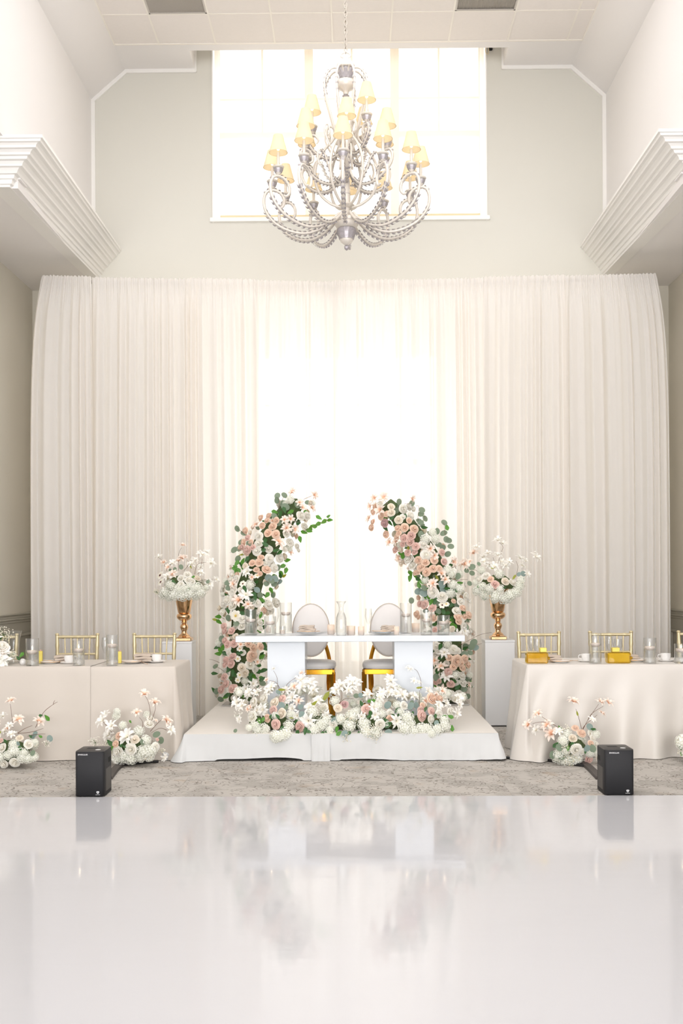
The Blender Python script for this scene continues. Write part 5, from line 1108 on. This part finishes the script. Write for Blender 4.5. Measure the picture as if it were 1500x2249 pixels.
def flute(px, pyb, hpx, wpx, z, ymin, desc, kind='flute'):
    q = on_table(px, pyb, z, ymin, .035); m = ppm(q.y); r, h = wpx / m / 2, hpx / m
    t = thing('champagne_flute' if kind == 'flute' else 'wine_glass', desc, 'glass', q, group='drinking glasses')
    if kind == 'flute': p = [(.001, 0), (.03, 0), (.03, .002), (.006, .006), (.004, .02), (.004, h * .36), (r * .55, h * .46), (r, h * .7), (r * .86, h), (r * .82, h), (r * .95, h * .7), (r * .5, h * .48), (.001, h * .4)]
    else: p = [(.001, 0), (.033, 0), (.033, .002), (.006, .006), (.004, .02), (.004, h * .38), (r * .6, h * .44), (r, h * .66), (r * .82, h), (r * .79, h), (r * .96, h * .66), (r * .55, h * .46), (.001, h * .42)]
    obj('bowl', MB().lathe(p[5:], 20, close=False), 'clear_glass', t); obj('stem', MB().lathe(p[:6], 20, close=False), 'clear_glass', t)
def plate(px, py, rad, z, ymin, desc, m='porcelain', gold=True, beads=False):
    q = on_table(px, py, z, ymin, rad); t = thing('plate' if not beads else 'charger_plate', desc, 'plate', q, group='plates')
    obj('dish', MB().lathe([(.001, .004), (rad * .6, .004), (rad * .65, .001), (rad * .7, .004), (rad, .014), (rad * 1.0, .017), (rad * .72, .009), (rad * .6, .007), (.001, .007)], 36, close=False), m, t)
    if gold: obj('gold_rim', MB().tube([(rad * math.cos(2 * PI * k / 36), rad * math.sin(2 * PI * k / 36), .0165) for k in range(36)], .0016, 5, closed=True), 'polished_gold', t)
    if beads:
        b = MB()
        for k in range(48): b.ball((rad * 1.02 * math.cos(2 * PI * k / 48), rad * 1.02 * math.sin(2 * PI * k / 48), .016), .006, 6, 4)
        tag(obj('bead_rim', b, 'clear_glass', t), kind='stuff')
    return q
def napkin(q, w, h, desc, layers=3, rz=0.0, dep=.10, m='napkin_cloth'):
    t = thing('folded_napkin', desc, 'napkin', q, rz, 'folded napkins')
    mb = MB(); th = h / layers
    for k in range(layers):
        z0 = th * k; s = 1 - .03 * k; dx = .006 * math.sin(k * 2.1)
        mb.lathe([(.001, z0 + .05 * th), (.95, z0 + .05 * th), (1.0, z0 + .5 * th), (.95, z0 + .93 * th), (.001, z0 + .95 * th)], 24, close=False, ang=lambda a, z: 1 / max(abs(math.cos(a)), abs(math.sin(a))) ** .82)
        n0 = len(mb.v) - 5 * 24
        mb.v = mb.v[:n0] + [(v[0] * w / 2 * s + dx, v[1] * dep / 2 * s, v[2] + .003 * math.sin(v[0] * 4 + k)) for v in mb.v[n0:]]
    zm_ = min(v[2] for v in mb.v); mb.v = [(a, b, c - zm_) for a, b, c in mb.v]
    obj('cloth_layers', mb, m, t)
def cup(px, py, z, ymin, desc, hd=1):
    q = on_table(px, py, z, ymin, .075)
    s = thing('saucer', 'white saucer under the ' + desc, 'saucer', q, group='saucers'); obj('dish', MB().lathe([(.001, .003), (.045, .003), (.05, 0), (.055, .004), (.075, .012), (.075, .015), (.05, .008), (.001, .007)], 30, close=False), 'porcelain', s)
    t = thing('coffee_cup', desc, 'cup', (q.x, q.y, z + .007), group='coffee cups')
    obj('bowl', MB().lathe([(.001, .002), (.026, 0), (.028, .004), (.036, .012), (.041, .03), (.042, .06), (.039, .06), (.038, .03), (.03, .012), (.001, .008)], 28, close=False), 'porcelain', t)
    obj('handle', MB().tube(catmull([(hd * .04, 0, .05), (hd * .062, 0, .048), (hd * .064, 0, .026), (hd * .039, 0, .018)], 5), .0045, 6, flat=.8), 'porcelain', t)
def cutlery(q, kind, desc, rz=0.0):
    t = thing(kind, desc, 'cutlery', q, rz, 'gold cutlery')
    obj('handle', MB().tube([(0, -.10, .003), (0, -.02, .006), (0, .02, .004)], [.0045, .003, .0025], 6, flat=.5), 'rose_gold', t)
    if kind == 'fork':
        f = MB().bbox((-.009, .02, .002), (.009, .05, .005), .001)
        for k in range(4): f.box((-.009 + .0052 * k, .05, .002), (-.0065 + .0052 * k, .085, .004))
        obj('tines', f, 'rose_gold', t)
    else: obj('blade', MB().bbox((-.008, .02, .002), (.006, .11, .004), .0008), 'rose_gold', t)
z1 = SWZ; ym = SWY0 + .02
cyl_vase(551, 1395, 56, 27, z1, ym, .52, 'tall glass cylinder at the left end of the white table')
cyl_vase(593.5, 1395, 41, 26, z1, ym, .58, 'short glass cylinder beside the flute, white table')
cyl_vase(628, 1390, 66, 27, z1, ym, .60, 'tallest glass cylinder left of the left oval chair')
flute(606, 1392, 56, 14, z1, ym, 'champagne flute between the two glass cylinders, left end of white table')
votive(620.5, 1394.5, 19, 14, z1, ym, 'clear votive glass before the tallest left cylinder', frost=False)
q = plate(683, 1394.0, .135, z1, ym + .05, 'clear beaded charger plate before the left oval chair', 'clear_glass', False, True); q2 = q + Vector((-.04, -.02, .018)); 
t_ = plate(677, 1396, .1, z1 + .018, ym + .05, 'gold-rimmed white plate on the left beaded charger')
napkin(t_ + Vector((-.01, 0, .016)), .15, .05, 'stack of beige napkins on the plate before the left oval chair', 4)
votive(727, 1394, 22, 16, z1, ym, 'frosted votive glass left of the carafe')
qc = on_table(749.5, 1396, z1, ym, .045); m_ = ppm(qc.y)
t = thing('carafe', 'clear glass carafe half full of water at the table centre', 'carafe', qc)
cp = [(.040, 0), (.046, .006), (.046, .09), (.044, .15), (.034, .18), (.022, .205), (.020, .235), (.026, .265), (.046, .292)]
obj('glass', MB().lathe(cp + [(r - .002, z) for r, z in reversed(cp)], 32, close=False), 'clear_glass', t); obj('water', MB().lathe([(.042, .006), (.0435, .01), (.0435, .09), (.0415, .15), (.033, .178), (.026, .193)], 32), 'water', t)
votive(771, 1395, 20, 18, z1, ym, 'wavy white votive bowl right of the carafe', wavy=True)
votive(793, 1395, 19, 14, z1, ym, 'frosted votive glass left of the right flute')
flute(809.5, 1395, 58, 16, z1, ym, 'champagne flute left of the right oval chair')
q = plate(845, 1394.0, .135, z1, ym + .05, 'clear beaded charger plate before the right oval chair', 'clear_glass', False, True)
t_ = plate(842, 1396, .1, z1 + .018, ym + .05, 'gold-rimmed white plate on the right beaded charger')
napkin(t_ + Vector((.04, 0, .016)), .13, .045, 'stack of beige napkins on the plate before the right oval chair', 4)
votive(870.5, 1395, 19, 12, z1, ym, 'frosted votive glass before the tallest right cylinder')
cyl_vase(891.5, 1391, 66, 26, z1, ym, .56, 'tallest glass cylinder right of the right oval chair')
votive(913, 1389, 20, 17, z1, ym + .2, 'wide frosted votive glass behind the right cylinders')
cyl_vase(936.5, 1395, 55, 26, z1, ym, .53, 'second glass cylinder from the right end of the white table')
cyl_vase(974, 1395, 43, 27, z1, ym, .55, 'short glass cylinder at the right end of the white table')
for px, lab in ((560, 'left'), (1000, 'right')):
    q = on_table(px, 1394, z1, ym, .06); 
# left table
zt = TZ + .004; yt = TY0 + .015
cyl_vase(71, 1463, 60, 29, zt, yt, .45, 'glass cylinder on the left table nearest the photo edge')
cyl_vase(173, 1463, 56, 26, zt, yt, .55, 'glass cylinder in the middle of the left table')
cyl_vase(246.5, 1462, 67, 26, zt, yt, .60, 'tall glass cylinder on the left table nearest the stage')
flute(231, 1459, 58, 15, zt, yt + .05, 'champagne flute behind the tall cylinder on the left table')
qh = on_table(30, 1458, zt, yt + .03, .05); t = thing('hurricane_glass', 'flared clear glass hurricane vase behind the flowers on the left table', 'vase', qh)
obj('glass', MB().lathe([(.045, 0), (.05, .01), (.045, .12), (.05, .2), (.07, .275), (.068, .275), (.048, .2), (.043, .12), (.047, .012), (.001, .01)], 28, close=False), 'clear_glass', t)
obj('glass_foot', MB().lathe([(.001, 0), (.06, 0), (.06, .006), (.045, .012), (.001, .012)], 28), 'clear_glass', t)
qe = on_table(50, 1461, zt, yt, .02); t = thing('egg_holder', 'small white egg-shaped holder beside the leftmost cylinder', 'ornament', qe); obj('shell', MB().lathe([(.012, 0), (.022, .008), (.026, .025), (.022, .042), (.012, .052), (.001, .054)], 20), 'porcelain', t)
def giftbox(px, pyb, hpx, wpx, desc, ymin):
    q = on_table(px, pyb, zt, ymin, .02); m = ppm(q.y); t = thing('favour_box', desc, 'box', q, .1, 'slim gold favour boxes')
    obj('box_body', MB().bbox((-wpx / m / 2, -.012, 0), (wpx / m / 2, .012, hpx / m), .002), 'gold_box', t)
    b = MB().tube([(.0, 0, hpx / m + .004 + .002 * math.sin(k)) if k % 2 else (.012 * math.cos(k), .008 * math.sin(k), hpx / m + .008) for k in range(9)], .003, 5); obj('ribbon_bow', b, 'petal_lily_peach', t)
giftbox(89, 1457, 27, 9, 'slim gold favour box beside the leftmost cylinder, left table', yt + .03)
giftbox(263, 1457, 26, 8, 'slim gold favour box beside the tall cylinder, left table', yt + .03)
q = plate(110, 1459, .085, zt, yt, 'white side plate beside the leftmost cylinder, left table'); napkin(q + Vector((.08, .14, .0)), .17, .06, 'folded beige napkin beside the coffee cup, middle of the left table', 3, .2, .16)
cup(152, 1459, zt, yt, 'white coffee cup behind the middle cylinder, left table', 1)
q = plate(290, 1458, .085, zt, yt, 'white side plate beside the tall cylinder, left table'); napkin(q + Vector((.08, .15, .0)), .17, .07, 'folded beige napkin before the gold chair beside the plinth', 3, -.1, .16)
cup(344, 1456, zt, yt, 'white coffee cup nearest the stage on the left table', -1)
cutlery(on_table(277, 1456, zt, yt + .1), 'fork', 'gold fork behind the side plate, left table near the stage', -1.3); cutlery(on_table(318, 1457, zt, yt + .08), 'knife', 'gold knife beside the coffee cup nearest the stage, left table', .4)
cutlery(on_table(100, 1452, zt, yt + .12), 'fork', 'gold fork behind the side plate, left table near the photo edge', -1.2)
# right table
zt = TZ
def lying_bottle(px0, px1, pyb, hpx, capx0, capx1, caph, liq, desc):
    q = on_table((px0 + px1) / 2, pyb, zt, yt, .05); m = ppm(q.y); w, h = (px1 - px0) / m, hpx / m
    t = thing('square_bottle', desc, 'bottle', q, 0, 'square yellow bottles on the right table')
    obj('glass', MB().bbox((-w / 2, -.05, 0), (w / 2, .05, h), .009), 'yellow_glass', t)
    obj('liquid', MB().bbox((-w / 2 + .01, -.04, .008), (w / 2 - .01, .04, h - .01), .006), liq, t)
    ca, cb = (capx0 - (px0 + px1) / 2) / m, (capx1 - (px0 + px1) / 2) / m
    obj('cap', MB().bbox((ca, -.025, h), (cb, .028, h + caph / m), .004), 'gold_box', t)
    obj('stopper', MB().lathe([(.008, 0), (.014, .004), (.014, .016), (.008, .022)], 14).xf(Matrix.Translation((w / 2, 0, h * .45)) @ Matrix.Rotation(PI / 2, 4, 'Y')), 'yellow_glass', t)
lying_bottle(1155, 1202, 1457.5, 24, 1185, 1200, 10, 'gold_liquid', 'amber yellow square bottle lying at the stage end of the right table')
lying_bottle(1332, 1383, 1457.0, 24, 1343, 1360, 10, 'yellow_liquid', 'pale yellow square bottle lying in the middle of the right table')
flute(1167, 1450, 52, 15, zt, yt + .2, 'champagne flute behind the amber bottle, right table'); flute(1180, 1449, 45, 19, zt, yt + .22, 'wine glass behind the amber bottle, right table', 'wine')
flute(1338, 1449, 50, 15, zt, yt + .22, 'champagne flute behind the pale yellow bottle, right table'); flute(1357, 1448, 44, 20, zt, yt + .24, 'wine glass behind the pale yellow bottle, right table', 'wine')
q = plate(1231, 1457, .085, zt, yt, 'white side plate beside the amber bottle, right table'); napkin(q + Vector((-.05, .14, 0)), .15, .055, 'folded beige napkin beside the amber bottle, right table', 3, .1, .16)
cup(1288, 1455, zt, yt + .05, 'white coffee cup left of the tall cylinder, right table', -1)
cyl_vase(1307.5, 1458, 66, 26, zt, yt, .58, 'tall glass cylinder left of the pale yellow bottle, right table')
q = plate(1398, 1455, .08, zt, yt, 'white side plate right of the pale yellow bottle'); napkin(q + Vector((-.02, .14, 0)), .15, .05, 'folded beige napkin right of the pale yellow bottle', 3, -.05, .16)
cyl_vase(1427, 1458, 56, 28, zt, yt, .55, 'glass cylinder between the yellow bottle and the coffee cup, right table')
cup(1462, 1454, zt, yt + .02, 'white coffee cup between the two rightmost cylinders', -1)
cyl_vase(1496, 1457, 42, 30, zt, yt, .60, 'short glass cylinder at the right photo edge, right table')
cutlery(on_table(1262, 1452, zt, yt + .12), 'fork', 'gold fork between the side plate and the coffee cup, right table', .7)

# ================================================================ BLACK STAGE MACHINES AND CABLES
def text_mesh(s, size):
    c = bpy.data.curves.new('lettering', 'FONT'); c.body = s; c.size = size; c.align_x = 'LEFT'; c.extrude = .0004; c.offset = size * .012; o = bpy.data.objects.new('tmp', c); COL.objects.link(o)
    dg_ = bpy.context.evaluated_depsgraph_get(); me = bpy.data.meshes.new_from_object(o.evaluated_get(dg_)); bpy.data.objects.remove(o); me.materials.clear(); me.materials.append(MATS['print_white']); return me
txt, txt2 = text_mesh('SPARKULAR', .0125), text_mesh('SHOWVEN', .006)
def rounded(x0, x1, y0, y1, r, n=5):
    pts = []
    for cx_, cy_, a0 in ((x0 + r, y0 + r, PI), (x1 - r, y0 + r, 1.5 * PI), (x1 - r, y1 - r, 0), (x0 + r, y1 - r, .5 * PI)):
        for k in range(n + 1): a = a0 + .5 * PI * k / n; pts.append((cx_ + r * math.cos(a), cy_ + r * math.sin(a)))
    return pts
def machine(pxl_, pxr_, side, label):
    Yf = FE + .012; a, b = P(pxl_, 1748, Yf).x, P(pxr_, 1748, Yf).x; xc = (a + b) / 2; w = (b - a) / 2; d = .235; h = .307
    t = thing('spark_machine', label, 'machine', (xc, Yf, 0), 0, 'black spark machines at the dance floor edge')
    def pr_(z0, z1, ins, m, name, chf=.003):
        mb = MB(); vs = []; n = 0
        for z, i in ((z0, ins + chf), (z0 + chf, ins), (z1 - chf, ins), (z1, ins + chf)):
            pp = rounded(-w + i, w - i, i, d - i, .02); n = len(pp); vs += [(x, y, z) for x, y in pp]
        fs = [(k * n + j, k * n + (j + 1) % n, (k + 1) * n + (j + 1) % n, (k + 1) * n + j) for k in range(3) for j in range(n)] + [tuple(range(n - 1, -1, -1)), tuple(range(3 * n, 4 * n))]
        return obj(name, mb.add(vs, fs), m, t)
    for fx in (-1, 1):
        for fy in (.03, d - .03): obj('foot', MB().lathe([(.012, 0), (.012, .006)], 10, (fx * (w - .03), fy, 0)), 'slot_black', t)
    pr_(.004, h - .004, 0, 'machine_black', 'housing'); top = pr_(h - .005, h, .001, 'machine_top', 'top_panel', .001)
    obj('nozzle_ring', MB().lathe([(.017, h), (.019, h + .001), (.017, h + .002), (.001, h + .002)], 24, (w * .42, .07, 0)), 'print_white', t)
    obj('display_window', MB().bbox((-w * .5, .12, h), (w * .2, .17, h + .001), .0004), 'machine_black', t)
    sx = side * w
    ax, bx = sorted((sx - side * .004, sx + side * .0012)); obj('handle_slot', MB().bbox((ax, .13, h - .095), (bx, .205, h - .06), .001), 'slot_black', t)
    obj('side_panel', MB().bbox((ax, .05, .03), (bx, .2, .18), .001), 'machine_top', t)
    o = link('lettering', txt, t, (-w + .019 + (.012 if side < 0 else 0), -.0006, h - .026)); o.rotation_euler = (PI / 2, 0, 0)
    o = link('maker_lettering', txt2, t, (w - .058, -.0006, .014)); o.rotation_euler = (PI / 2, 0, 0)
    em = MB(); cxx, cz = w - .043, .031
    shield = [(-.010, .008), (-.006, .005), (-.003, .0105), (0, .006), (.003, .0105), (.006, .005), (.010, .008), (.009, .001), (.0045, -.007), (0, -.0085), (-.0045, -.007), (-.009, .001)]
    hole = [(x * .45, z * .35 - .001) for x, z in shield]; n = len(shield)
    vs = [(cxx + x, -.0008, cz + z) for x, z in shield] + [(cxx + x, -.0008, cz + z) for x, z in hole]; em.add(vs, [(i, (i + 1) % n, n + (i + 1) % n, n + i) for i in range(n)]); obj('crest_emblem', em, 'print_white', t)
    return xc, Yf, w, d
M1 = machine(165, 229, 1, 'black spark machine on the carpet at the left edge of the dance floor')
M2 = machine(1328, 1393, -1, 'black spark machine on the carpet at the right edge of the dance floor')
def ribbon(name, pts, w, m, label, th=.004):
    pts = catmull(pts, 6); mb = MB(); vs = []
    for i, p in enumerate(pts):
        d = (pts[min(i + 1, len(pts) - 1)] - pts[max(i - 1, 0)]); d.z = 0; d.normalize(); s_ = Vector((-d.y, d.x, 0)) * w / 2
        for q_, z in ((s_, 0), (-s_, 0), (-s_ * .9, th), (s_ * .9, th)): vs.append(p + q_ + Vector((0, 0, z)))
    fs = [(4 * i + k, 4 * i + (k + 1) % 4, 4 * i + 4 + (k + 1) % 4, 4 * i + 4 + k) for i in range(len(pts) - 1) for k in range(4)] + [(3, 2, 1, 0), tuple(len(vs) - 4 + k for k in range(4))]
    tag(obj(name, mb.add(vs, fs), m), label, 'cable')
def F_(px, py, z=.002): return PZ(px, py, z)
ribbon('power_strap', [F_(238, 1712), F_(252, 1693), F_(268, 1680), F_(285, 1674)], .06, 'strap_grey', 'flat dark strap running back from the left spark machine', .02)
ribbon('power_strap', [F_(1318, 1712), F_(1302, 1695), F_(1288, 1683), F_(1275, 1677)], .06, 'strap_grey', 'flat dark strap running back from the right spark machine', .02)
def cable(pts, r, label):
    w = catmull([F_(px, py, r) for px, py in pts], 6); tag(obj('power_cable', MB().tube(w, r, 7), 'cable_black'), label, 'cable')
cable([(1112, 1664), (1140, 1666), (1170, 1665), (1200, 1669), (1235, 1675), (1285, 1682)], .011, 'black cable along the floor between the stage and the right flower mound')
cable([(262, 1680), (300, 1676), (330, 1673), (348, 1672)], .011, 'black cable behind the left flower mound beside the stage')
